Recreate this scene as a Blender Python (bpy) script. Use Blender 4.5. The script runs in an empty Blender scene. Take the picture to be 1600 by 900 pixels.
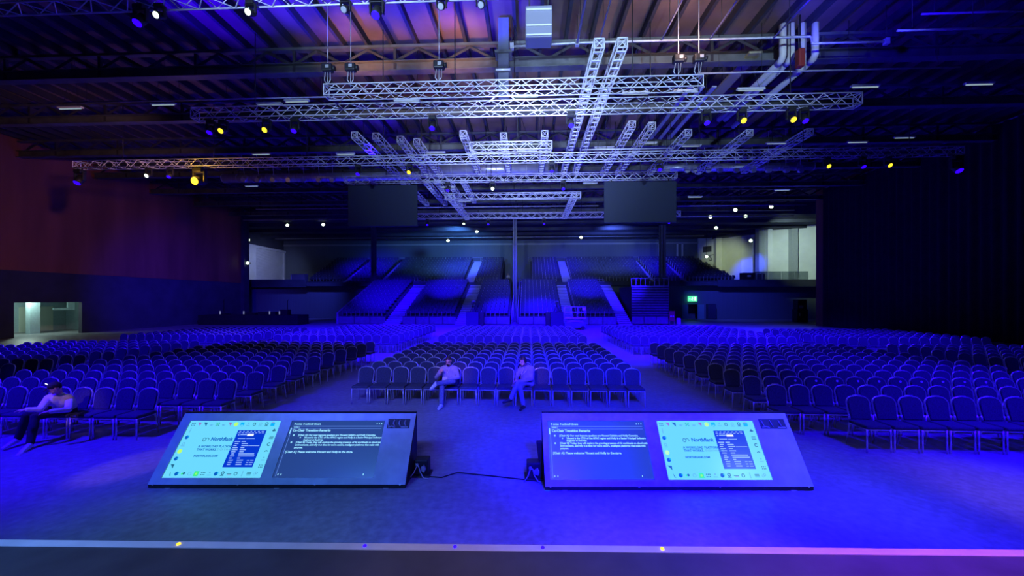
import bpy, bmesh, math, random
from mathutils import Vector, Matrix
random.seed(7)
PI = math.pi
scene = bpy.context.scene
COL = scene.collection

# ------------------------------------------------------------------ camera
EYE = 2.9
YAW = math.radians(2.48)
cam = bpy.data.cameras.new('camera')
cam.sensor_width = 36.0
cam.lens = 36.0 * 600.0 / 1600.0
cam.shift_y = 17.0 / 1600.0
cam.clip_start = 0.05
cam.clip_end = 300
camo = bpy.data.objects.new('camera', cam)
COL.objects.link(camo)
camo.location = (0, 0, EYE)
camo.rotation_euler = (PI / 2, 0, YAW)
scene.camera = camo

# ------------------------------------------------------------------ view, world
vs = scene.view_settings
vs.view_transform = 'Standard'
vs.look = 'None'
vs.exposure = 0.0
vs.gamma = 1.0
vs.use_curve_mapping = False
scene.cycles.max_bounces = 5
scene.cycles.diffuse_bounces = 3
scene.cycles.glossy_bounces = 2
scene.cycles.transmission_bounces = 4
scene.cycles.sample_clamp_indirect = 4.0
scene.cycles.use_denoising = True
w = bpy.data.worlds.new('hall_air')
scene.world = w
w.use_nodes = True
w.node_tree.nodes['Background'].inputs[0].default_value = (0.10, 0.14, 0.42, 1)
w.node_tree.nodes['Background'].inputs[1].default_value = 0.05

# ------------------------------------------------------------------ stage and truss lights
def spot(pos, aim, power, color, angle=50, blend=0.6, radius=0.25):
    l = bpy.data.lights.new('spot', 'SPOT')
    l.energy = power
    l.color = color
    l.spot_size = math.radians(angle)
    l.spot_blend = blend
    l.shadow_soft_size = radius
    o = bpy.data.objects.new('spot', l)
    COL.objects.link(o)
    o.location = pos
    o.rotation_euler = (Vector(aim) - Vector(pos)).to_track_quat('-Z', 'Y').to_euler()
    return o
BLUE = (0.013, 0.0, 1.0)
VIOL = (0.085, 0.02, 1.0)
COOL = (0.42, 0.62, 1.0)
GREENISH = (0.50, 0.80, 0.95)
WARM = (1.0, 0.55, 0.25)
# blue wash from the stage trusses
spot((2.5, -3.5, 9.0), (1.4, 9.5, 0), 42000, (0.0015, 0, 1), 30, 0.7)
spot((3.0, 2.9, 9.0), (2.2, 5.0, 0), 11000, BLUE, 54, 0.9)
spot((13.0, 4.5, 9.0), (11.5, 8.3, 0), 13000, BLUE, 62, 0.9)
spot((7.5, 3.6, 9.0), (6.5, 6.5, 0), 7000, BLUE, 50, 0.9)
spot((-12.0, 3.6, 9.0), (-10.5, 7.5, 0), 13000, BLUE, 70, 0.9)
spot((-2.2, -3.5, 9.0), (-3.6, 12, 0), 12000, BLUE, 26, 0.8)
spot((-6.9, -3.3, 8.1), (-2.6, 6.1, 0.4), 1500, (0.0015, 0, 1), 18, 1.0, 0.2)
# blue wash from the house trusses
for x, e in ((-15, 22000), (-9, 34000), (-3, 40000), (4, 40000), (10, 34000), (17, 18000)):
    spot((x, 16.3, 10.6), (x, 23, 0), e, BLUE, 70, 0.9)
for x, e in ((-20, 34000), (-10, 50000), (-3, 55000), (3, 55000), (12, 55000), (20, 45000)):
    spot((x, 27.0, 10.5), (x * 1.05, 34, 0), e, BLUE, 76, 0.9)
spot((-18, 11, 10.6), (-20, 17.5, 0), 12000, BLUE, 70, 1.0)
spot((9, 10, 10.6), (9.5, 15.5, 0), 8000, BLUE, 60, 1.0)
spot((18, 11, 10.6), (19, 17, 0), 4000, BLUE, 60, 1.0)
spot((0, -4, 11), (0, 15, 0), 1100, (0.7, 0.66, 1.0), 46, 1.0, 0.3)  # white fill added from above the stage to lift the chair frames
spot((-20, 24, 10.5), (-38, 42, 2), 22000, BLUE, 50, 1.0)
# blue patches on the tiers
spot((-9, 30, 11), (-10.9, 53, 4.0), 90000, BLUE, 19, 1.0)
spot((-4, 30, 11), (-3.2, 46, 1.5), 70000, BLUE, 16, 0.8)
spot((3, 30, 11), (1.5, 46, 1.5), 60000, BLUE, 16, 0.8)
spot((6, 30, 11), (8.0, 53, 4.0), 90000, BLUE, 18, 1.0)
spot((12, 30, 11), (11.5, 48, 2.8), 80000, BLUE, 16, 1.0)
spot((-14, 30, 11), (-18, 50, 3), 70000, BLUE, 30, 1.0)
spot((-26, 57, 13.0), (-26, 64, 6), 7000, BLUE, 90, 1.0)
spot((-10, 57, 13.0), (-10, 64, 6), 7000, BLUE, 90, 1.0)
spot((5, 57, 13.0), (5, 64, 6), 7000, BLUE, 90, 1.0)
spot((20, 57, 13.0), (20, 64, 6), 7000, BLUE, 90, 1.0)
spot((20, 44, 11), (29, 56, 2), 9000, (0.04, 0.06, 1.0), 50, 1.0)
spot((-28, 46, 11), (-33, 56, 2.5), 5000, (0.05, 0.07, 1.0), 60, 1.0)
spot((0, 33, 11), (0, 50, 2.5), 24000, BLUE, 50, 0.9)
# blue on the ceiling deck
for x, e in ((-13, 3500), (-9, 5000), (-5, 5000), (-1.5, 4000)):
    spot((x, 13.4, 11.9), (x, 14.6, 15), e, (0.02, 0.0, 1.0), 72, 0.35)
spot((9, 12, 11.5), (12.5, 13.6, 15), 4500, BLUE, 80, 0.5)
spot((-10, 24, 11.6), (-10.4, 25.4, 15), 1500, BLUE, 60, 0.8)
# cool white light thrown from the stage up into the trusses, added warm spots under the boards
spot((-5, -5, 8.0), (-3, 20, 14.4), 22000, COOL, 50, 1.0, 0.4)
spot((6, -5, 8.0), (5, 20, 14.4), 22000, COOL, 50, 1.0, 0.4)
spot((0, 10, 6.5), (0, 28, 13.5), 16000, (0.35, 0.42, 1.0), 60, 1.0, 0.4)
spot((-7.6, 16.0, 12.4), (-7.6, 18.3, 15), 400, (1.0, 0.42, 0.25), 110, 0.8)
spot((-3.4, 16.0, 12.4), (-3.4, 18.3, 15), 420, (1.0, 0.42, 0.25), 110, 0.8)
spot((6, 14, 12.2), (6, 17.2, 15), 400, (1.0, 0.6, 0.5), 120, 0.8)
# added fill and tinted beams over the stage front and front rows
spot((-5.5, -3, 8.0), (-4.0, 5.2, 0), 2600, (0.08, 0.29, 1.0), 36, 1.0, 0.5)
spot((-3, -4, 9.5), (-4, 10.6, 0), 1300, (0.5, 0.9, 0.9), 22, 1.0, 0.5)
spot((10, -3, 9.0), (4.8, 6.2, 0.5), 1300, (0.35, 0.6, 0.9), 16, 1.0, 0.3)
spot((10, -3, 9.0), (7.5, 5.6, 0), 2600, (0.75, 0.45, 0.8), 14, 1.0, 0.3)
spot((-4, -3, 10), (-2.2, 10.4, 1.15), 3600, (0.80, 0.34, 0.8), 4.5, 1.0, 0.1)  # narrow spots added to brighten the seated faces
spot((-4.6, -3, 10), (-0.15, 10.4, 1.15), 3600, (0.80, 0.34, 0.8), 4.5, 1.0, 0.1)
spot((-9, -3, 9), (-9.6, 7.35, 0.95), 1500, (0.75, 0.36, 0.9), 5, 1.0, 0.1)
spot((-9, -3, 9), (-6.9, 6.4, 0), 1500, (0.8, 0.45, 0.8), 6, 0.7, 0.1)
spot((3.6, -1.2, 6.0), (2.5, 1.9, 1.4), 1100, (1.0, 0.22, 0.42), 32, 1.0, 0.1)
spot((0.4, -1.2, 6.0), (0.3, 1.9, 1.4), 700, (0.55, 0.42, 1.0), 36, 1.0, 0.1)
spot((-2.6, -1.2, 6.0), (-2.2, 1.9, 1.4), 800, (0.18, 0.33, 1.0), 36, 1.0, 0.1)
# house light on the right gallery wall and the back wall
spot((27, 52, 12.9), (31.6, 63, 9.8), 3000, (0.80, 1.0, 0.55), 36, 1.0)
spot((30, 48, 12.9), (39, 57, 9.3), 5200, (0.68, 0.95, 0.85), 60, 1.0)
spot((31, 48, 12.0), (34.4, 61.6, 7.4), 26000, (0.04, 0.06, 1.0), 18, 1.0)
spot((-36, 57, 11), (-44, 62, 7), 1500, (0.40, 0.48, 1.0), 90, 0.9)
spot((-10, 55, 12), (-14, 68, 11), 4500, (0.10, 0.34, 1.0), 120, 1.0)
spot((12, 55, 12), (14, 68, 11), 4000, (0.10, 0.18, 1.0), 120, 1.0)
# warm light raking the timber wall
spot((-18, 16, 10), (-38, 32, 8), 1500, (1.0, 0.50, 0.62), 80, 1.0)

# ------------------------------------------------------------------ helpers
def at(px, py, Y):
    """the place seen at a photo pixel, at distance Y into the hall"""
    a = (px - 800) / 600.0
    b = -(py - 467) / 600.0
    t = Y / (math.cos(YAW) + a * math.sin(YAW))
    return Vector((t * (-math.sin(YAW) + a * math.cos(YAW)), Y, EYE + t * b))
def xat(px, Y): return at(px, 467, Y).x
def onz(px, py, z):
    a = (px - 800) / 600.0
    b = -(py - 467) / 600.0
    t = (z - EYE) / b
    return Vector((t * (-math.sin(YAW) + a * math.cos(YAW)), t * (math.cos(YAW) + a * math.sin(YAW)), z))

MATS = {}
def mat(name, color, rough=0.6, metal=0.0, noise=0.0, nscale=6.0, bump=0.0, spec=0.5, kind='noise', stretch=None):
    if name in MATS: return MATS[name]
    m = bpy.data.materials.new(name)
    m.use_nodes = True
    nt = m.node_tree
    b = nt.nodes['Principled BSDF']
    b.inputs['Base Color'].default_value = (*color, 1)
    b.inputs['Roughness'].default_value = rough
    b.inputs['Metallic'].default_value = metal
    b.inputs['Specular IOR Level'].default_value = spec
    if noise or bump:
        tc = nt.nodes.new('ShaderNodeTexCoord')
        mp = nt.nodes.new('ShaderNodeMapping')
        if stretch: mp.inputs['Scale'].default_value = stretch
        nt.links.new(tc.outputs['Object'], mp.inputs['Vector'])
        if kind == 'wave':
            tx = nt.nodes.new('ShaderNodeTexWave')
            tx.inputs['Scale'].default_value = nscale
            tx.inputs['Distortion'].default_value = 1.5
            out = tx.outputs['Fac']
        else:
            tx = nt.nodes.new('ShaderNodeTexNoise')
            tx.inputs['Scale'].default_value = nscale
            tx.inputs['Detail'].default_value = 5
            out = tx.outputs['Fac']
        nt.links.new(mp.outputs['Vector'], tx.inputs['Vector'])
        if noise:
            rp = nt.nodes.new('ShaderNodeValToRGB')
            rp.color_ramp.elements[0].position = 0.3
            rp.color_ramp.elements[1].position = 0.7
            rp.color_ramp.elements[0].color = (*[c * (1 - noise) for c in color], 1)
            rp.color_ramp.elements[1].color = (*[min(1, c * (1 + noise)) for c in color], 1)
            nt.links.new(out, rp.inputs['Fac'])
            nt.links.new(rp.outputs['Color'], b.inputs['Base Color'])
        if bump:
            bp = nt.nodes.new('ShaderNodeBump')
            bp.inputs['Strength'].default_value = bump
            bp.inputs['Distance'].default_value = 0.02
            nt.links.new(out, bp.inputs['Height'])
            nt.links.new(bp.outputs['Normal'], b.inputs['Normal'])
    MATS[name] = m
    return m
def emit(name, color, strength=1.0):
    if name in MATS: return MATS[name]
    m = bpy.data.materials.new(name)
    m.use_nodes = True
    b = m.node_tree.nodes['Principled BSDF']
    b.inputs['Base Color'].default_value = (0.02, 0.02, 0.02, 1)
    b.inputs['Roughness'].default_value = 0.3
    b.inputs['Emission Color'].default_value = (*color, 1)
    b.inputs['Emission Strength'].default_value = strength
    MATS[name] = m
    return m
def scaled_noise_floor(name, color, rough):
    """dark vinyl floor with scuffs and long scratches"""
    m = bpy.data.materials.new(name)
    m.use_nodes = True
    nt = m.node_tree
    b = nt.nodes['Principled BSDF']
    b.inputs['Specular IOR Level'].default_value = 0.18
    tc = nt.nodes.new('ShaderNodeTexCoord')
    n1 = nt.nodes.new('ShaderNodeTexNoise'); n1.inputs['Scale'].default_value = 0.55; n1.inputs['Detail'].default_value = 8
    n1.inputs['Roughness'].default_value = 0.65
    n2 = nt.nodes.new('ShaderNodeTexNoise'); n2.inputs['Scale'].default_value = 9; n2.inputs['Detail'].default_value = 6
    nt.links.new(tc.outputs['Object'], n1.inputs['Vector'])
    nt.links.new(tc.outputs['Object'], n2.inputs['Vector'])
    mx = nt.nodes.new('ShaderNodeMath'); mx.operation = 'MULTIPLY'
    nt.links.new(n1.outputs['Fac'], mx.inputs[0]); nt.links.new(n2.outputs['Fac'], mx.inputs[1])
    rp = nt.nodes.new('ShaderNodeValToRGB')
    rp.color_ramp.elements[0].position = 0.12
    rp.color_ramp.elements[1].position = 0.45
    rp.color_ramp.elements[0].color = (*[c * 0.72 for c in color], 1)
    rp.color_ramp.elements[1].color = (*[c * 1.3 for c in color], 1)
    nt.links.new(mx.outputs[0], rp.inputs['Fac'])
    nt.links.new(rp.outputs['Color'], b.inputs['Base Color'])
    rr = nt.nodes.new('ShaderNodeMapRange')
    rr.inputs['To Min'].default_value = rough - 0.08; rr.inputs['To Max'].default_value = rough + 0.12
    nt.links.new(n2.outputs['Fac'], rr.inputs['Value'])
    nt.links.new(rr.outputs['Result'], b.inputs['Roughness'])
    MATS[name] = m
    return m

class MB:
    def __init__(s): s.v = []; s.f = []; s.m = []; s.s = []; s.cur = 0
    def add(s, vs_, fs_, smooth=False):
        o = len(s.v)
        s.v.extend([tuple(p) for p in vs_])
        for q in fs_:
            s.f.append(tuple(i + o for i in q)); s.m.append(s.cur); s.s.append(smooth)
        return s
    def box(s, cx, cy, cz, sx, sy, sz, R=None):
        p = [Vector((x * sx / 2, y * sy / 2, z * sz / 2)) for z in (-1, 1) for y in (-1, 1) for x in (-1, 1)]
        if R is not None: p = [R @ q for q in p]
        c = Vector((cx, cy, cz))
        return s.add([q + c for q in p], [(0, 2, 3, 1), (4, 5, 7, 6), (0, 1, 5, 4), (2, 6, 7, 3), (0, 4, 6, 2), (1, 3, 7, 5)])
    def bb(s, x0, x1, y0, y1, z0, z1):
        return s.box((x0 + x1) / 2, (y0 + y1) / 2, (z0 + z1) / 2, x1 - x0, y1 - y0, z1 - z0)
    def rbox(s, cx, cy, cz, sx, sy, sz, r=0.02, seg=2, R=None):
        bm = bmesh.new()
        bmesh.ops.create_cube(bm, size=1.0)
        bmesh.ops.scale(bm, vec=(sx, sy, sz), verts=bm.verts)
        bmesh.ops.bevel(bm, geom=bm.edges[:], offset=min(r, 0.48 * min(sx, sy, sz)), segments=seg, affect='EDGES', profile=0.5)
        return s.bm(bm, Matrix.Translation((cx, cy, cz)) @ (R.to_4x4() if R is not None else Matrix.Identity(4)))
    def bm(s, bm, M=None, smooth=False):
        bm.verts.index_update()
        vs_ = [(M @ v.co if M is not None else v.co.copy()) for v in bm.verts]
        fs_ = [[v.index for v in f.verts] for f in bm.faces]
        s.add(vs_, fs_, smooth); bm.free()
        return s
    def tube(s, pts, r, n=8, closed=False, smooth=True):
        P = [Vector(p) for p in pts]
        k = len(P)
        T = []
        for i in range(k):
            a = P[(i - 1) % k] if (closed or i > 0) else P[i]
            b = P[(i + 1) % k] if (closed or i < k - 1) else P[i]
            T.append((b - a).normalized())
        up = Vector((0, 0, 1)) if abs(T[0].z) < 0.9 else Vector((1, 0, 0))
        N = T[0].cross(up).normalized()
        vs_ = []
        rad = r if isinstance(r, (list, tuple)) else [r] * k
        for i in range(k):
            N = (N - T[i] * N.dot(T[i])).normalized()
            B = T[i].cross(N)
            vs_ += [P[i] + (N * math.cos(2 * PI * j / n) + B * math.sin(2 * PI * j / n)) * rad[i] for j in range(n)]
        fs_ = []
        for i in range(k if closed else k - 1):
            a = i * n; b = ((i + 1) % k) * n
            fs_ += [(a + j, a + (j + 1) % n, b + (j + 1) % n, b + j) for j in range(n)]
        s.add(vs_, fs_, smooth)
        if not closed:
            o = len(s.v) - len(vs_)
            s.f.append(tuple(o + j for j in reversed(range(n)))); s.m.append(s.cur); s.s.append(False)
            s.f.append(tuple(o + (k - 1) * n + j for j in range(n))); s.m.append(s.cur); s.s.append(False)
        return s
    def ball(s, c, r, nu=12, nv=8, M=None):
        r = r if isinstance(r, (list, tuple)) else (r, r, r)
        vs_ = [Vector((0, 0, -r[2]))]
        for i in range(1, nv):
            t = -PI / 2 + PI * i / nv
            vs_ += [Vector((r[0] * math.cos(t) * math.cos(2 * PI * j / nu), r[1] * math.cos(t) * math.sin(2 * PI * j / nu), r[2] * math.sin(t))) for j in range(nu)]
        vs_.append(Vector((0, 0, r[2])))
        fs_ = [(0, 1 + (j + 1) % nu, 1 + j) for j in range(nu)]
        for i in range(nv - 2):
            a = 1 + i * nu; b = a + nu
            fs_ += [(a + j, a + (j + 1) % nu, b + (j + 1) % nu, b + j) for j in range(nu)]
        a = 1 + (nv - 2) * nu; t = len(vs_) - 1
        fs_ += [(a + j, a + (j + 1) % nu, t) for j in range(nu)]
        c = Vector(c)
        return s.add([(M @ p if M is not None else p) + c for p in vs_], fs_, True)
    def capsule(s, a, b, ra, rb, n=14):
        a = Vector(a); b = Vector(b)
        d = b - a; L = d.length
        if L < 1e-5: return s.ball(a, ra)
        Q = d.to_track_quat('Z', 'Y').to_matrix()
        prof = []
        for i in range(6):
            t = -PI / 2 + i * PI / 12
            prof.append((ra * math.cos(t), ra * math.sin(t)))
        for i in range(6):
            t = i * PI / 12
            prof.append((rb * math.cos(t), L + rb * math.sin(t)))
        prof[0] = (0.001, -ra)
        prof.append((0.001, L + rb))
        vs_ = [a + Q @ Vector((q * math.cos(2 * PI * j / n), q * math.sin(2 * PI * j / n), z)) for q, z in prof for j in range(n)]
        k = len(prof)
        fs_ = [(i * n + j, i * n + (j + 1) % n, (i + 1) * n + (j + 1) % n, (i + 1) * n + j) for i in range(k - 1) for j in range(n)]
        fs_ += [tuple(reversed(range(n))), tuple((k - 1) * n + j for j in range(n))]
        return s.add(vs_, fs_, True)
    def prism(s, pts, vec):
        """closed flat outline (3D points) pushed along vec"""
        n = len(pts); vec = Vector(vec)
        P = [Vector(p) for p in pts]
        return s.add(P + [p + vec for p in P], [tuple(reversed(range(n))), tuple(range(n, 2 * n))] + [(i, (i + 1) % n, n + (i + 1) % n, n + i) for i in range(n)])
    def mesh(s, name, mats):
        me = bpy.data.meshes.new(name)
        me.from_pydata(s.v, [], s.f)
        if not isinstance(mats, (list, tuple)): mats = [mats]
        for m in mats: me.materials.append(m)
        me.polygons.foreach_set('material_index', s.m)
        me.polygons.foreach_set('use_smooth', s.s)
        bm = bmesh.new(); bm.from_mesh(me)
        bmesh.ops.recalc_face_normals(bm, faces=bm.faces)
        bm.to_mesh(me); bm.free()
        me.update()
        return me
    def build(s, name, mats, parent=None):
        o = bpy.data.objects.new(name, s.mesh(name, mats))
        COL.objects.link(o)
        if parent is not None: o.parent = parent
        return o
def tag(o, label, cat, group=None, kind=None):
    if label: o['label'] = label
    if cat: o['category'] = cat
    if group: o['group'] = group
    if kind: o['kind'] = kind
    return o
def thing(name, label, cat, loc=(0, 0, 0), rz=0.0, group=None):
    o = bpy.data.objects.new(name, None)
    o.empty_display_size = 0.1
    COL.objects.link(o)
    o.location = loc; o.rotation_euler = (0, 0, rz)
    return tag(o, label, cat, group)
def struct(name, mb, m, label=None, cat=None):
    o = mb.build(name, m)
    o['kind'] = 'structure'
    tag(o, label, cat)
    return o
KIDS = {}
def dup(root, loc, label=None, rz=None):
    r = root.copy(); COL.objects.link(r); r.location = loc
    if rz is not None: r.rotation_euler = (0, 0, rz)
    if label: r['label'] = label
    for ch in root.children:
        c = ch.copy(); COL.objects.link(c); c.parent = r
        for g in ch.children:
            d = g.copy(); COL.objects.link(d); d.parent = c
    return r
def pieces(name, mbs, m, parent):
    for q_ in mbs: q_.build(name, m, parent)
ORD = ('first second third fourth fifth sixth seventh eighth ninth tenth eleventh twelfth thirteenth fourteenth fifteenth '
       'sixteenth seventeenth eighteenth nineteenth twentieth').split()
def text_mesh(body, size, align='LEFT', bold=0.0, spacing=1.0):
    c = bpy.data.curves.new('lettering', 'FONT')
    c.body = body; c.size = size; c.align_x = align; c.offset = bold; c.space_character = spacing
    c.resolution_u = 2
    o = bpy.data.objects.new('lettering', c)
    COL.objects.link(o)
    dg = bpy.context.evaluated_depsgraph_get()
    me = bpy.data.meshes.new_from_object(o.evaluated_get(dg))
    vs_ = [v.co.copy() for v in me.vertices]
    fs_ = [tuple(p.vertices) for p in me.polygons]
    bpy.data.objects.remove(o); bpy.data.curves.remove(c); bpy.data.meshes.remove(me)
    return vs_, fs_

# ------------------------------------------------------------------ materials
M_floor = scaled_noise_floor('hall_floor', (0.30, 0.30, 0.31), 0.42)
M_stage = mat('stage_black', (0.09, 0.09, 0.10), 0.55, noise=0.25, nscale=3)
M_edge = mat('white_edge', (0.85, 0.85, 0.85), 0.5, noise=0.1, nscale=4)
M_deck = mat('roof_boards', (0.20, 0.125, 0.092), 0.8, noise=0.45, nscale=0.35)
M_joist = mat('roof_joist', (0.035, 0.033, 0.04), 0.8, noise=0.2)
M_beam = mat('roof_steel', (0.10, 0.105, 0.10), 0.6, noise=0.3, nscale=1.5)
M_timber = mat('timber_wall', (0.30, 0.10, 0.055), 0.75, noise=0.3, nscale=0.6, stretch=(1, 1, 0.15))
M_dark = mat('dark_wall', (0.055, 0.06, 0.085), 0.85, noise=0.2, nscale=0.8)
M_back = mat('back_wall_grey', (0.14, 0.17, 0.20), 0.8, noise=0.08, nscale=2, stretch=(8, 1, 0.1))
M_white = mat('white_wall', (0.72, 0.75, 0.72), 0.8, noise=0.05, nscale=1)
M_grey = mat('grey_pilaster', (0.34, 0.37, 0.38), 0.8, noise=0.06)
M_curtain = mat('black_curtain', (0.012, 0.012, 0.014), 0.95, noise=0.3, nscale=2)
M_alu = mat('aluminium_truss', (0.82, 0.83, 0.85), 0.45, metal=0.1, noise=0.12, nscale=5)
M_pipe = mat('galvanised_pipe', (0.55, 0.55, 0.56), 0.45, metal=0.4, noise=0.15, nscale=4)
M_duct = mat('galvanised_duct', (0.60, 0.62, 0.66), 0.35, metal=0.5, noise=0.12, nscale=3)
M_black = mat('black_housing', (0.018, 0.018, 0.02), 0.5, noise=0.2)
M_fabric = mat('chair_fabric', (0.060, 0.066, 0.085), 0.9, noise=0.35, nscale=60, bump=0.2)
M_steel = mat('chair_steel', (0.85, 0.85, 0.86), 0.3, metal=0.75, noise=0.15, nscale=20)
M_seatfab = mat('tier_seat_fabric', (0.07, 0.075, 0.12), 0.85, noise=0.2, nscale=20)
M_seatmet = mat('tier_seat_post', (0.55, 0.56, 0.6), 0.5)
M_tier = mat('tier_deck', (0.05, 0.052, 0.07), 0.8, noise=0.25, nscale=3)
M_fascia = mat('fascia_panel', (0.20, 0.21, 0.22), 0.7, noise=0.15, nscale=3)
M_stair = mat('stair_tread', (0.42, 0.43, 0.46), 0.7, noise=0.1, nscale=5)
M_rail = mat('rail_steel', (0.40, 0.42, 0.45), 0.5, noise=0.1)
M_post = mat('column_paint', (0.10, 0.11, 0.14), 0.5, noise=0.15, nscale=2)
M_screen = mat('blank_screen', (0.013, 0.024, 0.048), 0.7, noise=0.04, nscale=3)
M_case = mat('prompter_face', (0.48, 0.54, 0.55), 0.55, noise=0.12, nscale=5)
M_batten = mat('batten_body', (0.70, 0.72, 0.70), 0.5)
M_red = mat('red_paint', (0.30, 0.03, 0.025), 0.6)
M_redsign = mat('red_sign_board', (0.42, 0.05, 0.06), 0.6)
M_yellow = mat('tray_yellow_grey', (0.34, 0.32, 0.18), 0.7)
M_glass = mat('tinted_glass', (0.35, 0.40, 0.42), 0.1)
M_glass.node_tree.nodes['Principled BSDF'].inputs['Transmission Weight'].default_value = 0.85
E_blue = emit('lens_blue', (0.02, 0.0, 1.0), 2.2)
E_white = emit('lens_white', (0.80, 1.0, 0.75), 3.0)
E_yel = emit('lens_yellow', (1.0, 0.75, 0.03), 1.6)
E_amber = emit('lens_amber', (1.0, 0.52, 0.02), 4)
E_green = emit('exit_green', (0.10, 0.95, 0.42), 1.2)
E_exitw = emit('exit_white', (0.75, 1.0, 0.85), 1.6)
E_tube = emit('tube_faint', (0.55, 0.75, 0.85), 0.5)  # faint glow stands in for light caught by switched-off tubes
def atx(px, py, X):
    """the place seen at a photo pixel on the plane x = X"""
    a = (px - 800) / 600.0
    b = -(py - 467) / 600.0
    t = X / (-math.sin(YAW) + a * math.cos(YAW))
    return Vector((X, t * (math.cos(YAW) + a * math.sin(YAW)), EYE + t * b))
XL, XR, XL2, YB, YM = -38.0, 31.5, -44.5, 68.0, 50.0
ZC, ZC2 = 15.0, 13.6
ZH = ZC - 0.35      # underside of the joists
# ------------------------------------------------------------------ hall shell
m = MB(); m.bb(-60, 46, -6, 72, -0.3, 0)
struct('floor', m, M_floor)
m = MB(); m.bb(XL - 6, XR + 1, -6, YM, ZC, ZC + 0.3)
ceiling = struct('ceiling', m, M_deck)
x = XL + 0.6
JB = MB(); JB.bb(-0.07, 0.07, -6, YM, -0.34, 0)
jme = JB.mesh('joist', M_joist)
while x < XR:
    j = bpy.data.objects.new('joist', jme); COL.objects.link(j); j.parent = ceiling; j.location = (x, 0, ZC)
    x += 1.15
m = MB(); m.bb(XL2 - 0.5, 44.5, YM, YB + 1, ZC2, ZC2 + 0.3); m.bb(XL2 - 0.5, 44.5, YM - 0.15, YM + 0.15, ZC2, ZC + 0.3); m.bb(XR + 1, 44.5, 43, YM, ZC, ZC + .3)
for y in (53, 57.5, 62, 66): m.bb(XL2, 44, y - 0.15, y + 0.15, ZC2 - 0.45, ZC2)
struct('ceiling_rear', m, M_dark)
def jx(v): return XL + 0.6 + 1.15 * round((v - XL - 0.6) / 1.15)
# left wall: dark base with an opening, timber above
m = MB()
oy0, oy1, oz1 = atx(22, 473, XL).y, atx(128, 475, XL).y, 2.62
m.bb(XL - 0.3, XL, -6, oy0, 0, 5.0); m.bb(XL - 0.3, XL, oy1, YM, 0, 5.0); m.bb(XL - 0.3, XL, oy0, oy1, oz1, 5.0)
struct('wall_left', m, M_dark)
m = MB(); m.bb(XL - 0.3, XL + 0.06, -6, YM - 0.9, 5.0, ZC)
struct('wall_left_upper', m, M_timber)
m = MB(); m.bb(XL - 0.3, XL + 0.5, YM - 0.9, YM, 0, ZC); m.bb(XL2, XL, YM - 0.3, YM, 0, ZC)
struct('trim_1', m, M_dark)
# lit side room behind the opening
M_room = mat('side_room_paint', (0.45, 0.60, 0.62), 0.8, noise=0.06)
M_roomw = mat('side_room_white', (0.80, 0.86, 0.70), 0.8)
m = MB(); m.bb(-44.2, -44, oy0 - 5, oy1 + 4, 0, 3.2); m.bb(-44, XL - 0.3, oy1 + 3.6, oy1 + 3.8, 0, 3.2); m.bb(-44, XL - 0.3, oy0 - 5, oy0 - 4.8, 0, 3.2)
m.bb(-44.2, XL - 0.3, oy0 - 5, oy1 + 4, 3.2, 3.3)
struct('wall_side_room', m, M_room)
m = MB()
for a, b, t in ((31, 46, 2.2), (64, 83, 2.2)):
    q0, q1 = atx(a, 490, -43.9).y, atx(b, 490, -43.9).y
    m.bb(-44, -43.9, q0, q1, 0, t)
struct('door_2', m, M_roomw)
m = MB(); q0, q1 = atx(47, 480, -41).y, atx(63, 480, -41).y; m.bb(-41.4, -41, q0, q1, 0, 3.2)
struct('trim_2', m, M_room)
m = MB(); q0, q1 = atx(106, 480, -41.5).y, atx(117, 480, -41.5).y; m.bb(-41.6, -41.5, q0, q1, 1.9, 2.6); m.bb(-41.6, -41.5, atx(84, 480, -41.5).y, q0, 1.9, 2.1)
struct('trim_3', m, M_room)
l = bpy.data.lights.new('room_lamp', 'POINT'); l.energy = 190; l.color = (0.75, 1.0, 0.9); l.shadow_soft_size = 0.3
o = bpy.data.objects.new('room_lamp', l); COL.objects.link(o); o.location = (-40.6, (oy0 + oy1) / 2 + 0.4, 2.9)
# rear left side wall with a roller shutter
m = MB(); m.bb(XL2 - 0.3, XL2, YM, YB, 0, ZC2)
struct('wall_left_rear', m, M_dark)
m = MB()
ys0, ys1, zs0, zs1 = atx(397, 400, XL2 + 0.15).y, YB - 0.4, 4.9, 11.2
n = 34
for k in range(n):
    z0 = zs0 + (zs1 - zs0) * k / n; h = (zs1 - zs0) / n
    m.prism([(XL2 + 0.02, ys0, z0), (XL2 + 0.10, ys0, z0 + 0.01), (XL2 + 0.12, ys0, z0 + h * 0.5), (XL2 + 0.10, ys0, z0 + h - 0.01), (XL2 + 0.02, ys0, z0 + h)], (0, ys1 - ys0, 0))
struct('door_3', m, M_white)
m = MB(); m.bb(XL2, XL2 + 0.5, atx(384, 400, XL2 + 0.5).y, ys0, 4.9, 11.6); m.bb(XL2, XL2 + 0.4, ys0, YB, 11.2, 11.6); m.bb(XL2, XL2 + 0.3, YB - 0.4, YB, 4.9, 11.2)
struct('trim_4', m, M_white)
# back wall with a pale capping rail
m = MB(); m.bb(XL2, XR + 0.5, YB, YB + 0.3, 0, ZC2)
struct('wall_back', m, M_back)
m = MB(); m.bb(XL2, XR, YB - 0.12, YB, 12.45, 12.75)
struct('trim_5', m, M_grey)
m = MB()
for a in (1037, 1058, 1066):
    xx = xat(a, YB); m.bb(xx - (0.9 if a == 1037 else 0.12), xx + 0.12, YB - 0.15, YB, 9.0, 12.45)
struct('trim_6', m, M_white)
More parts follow.
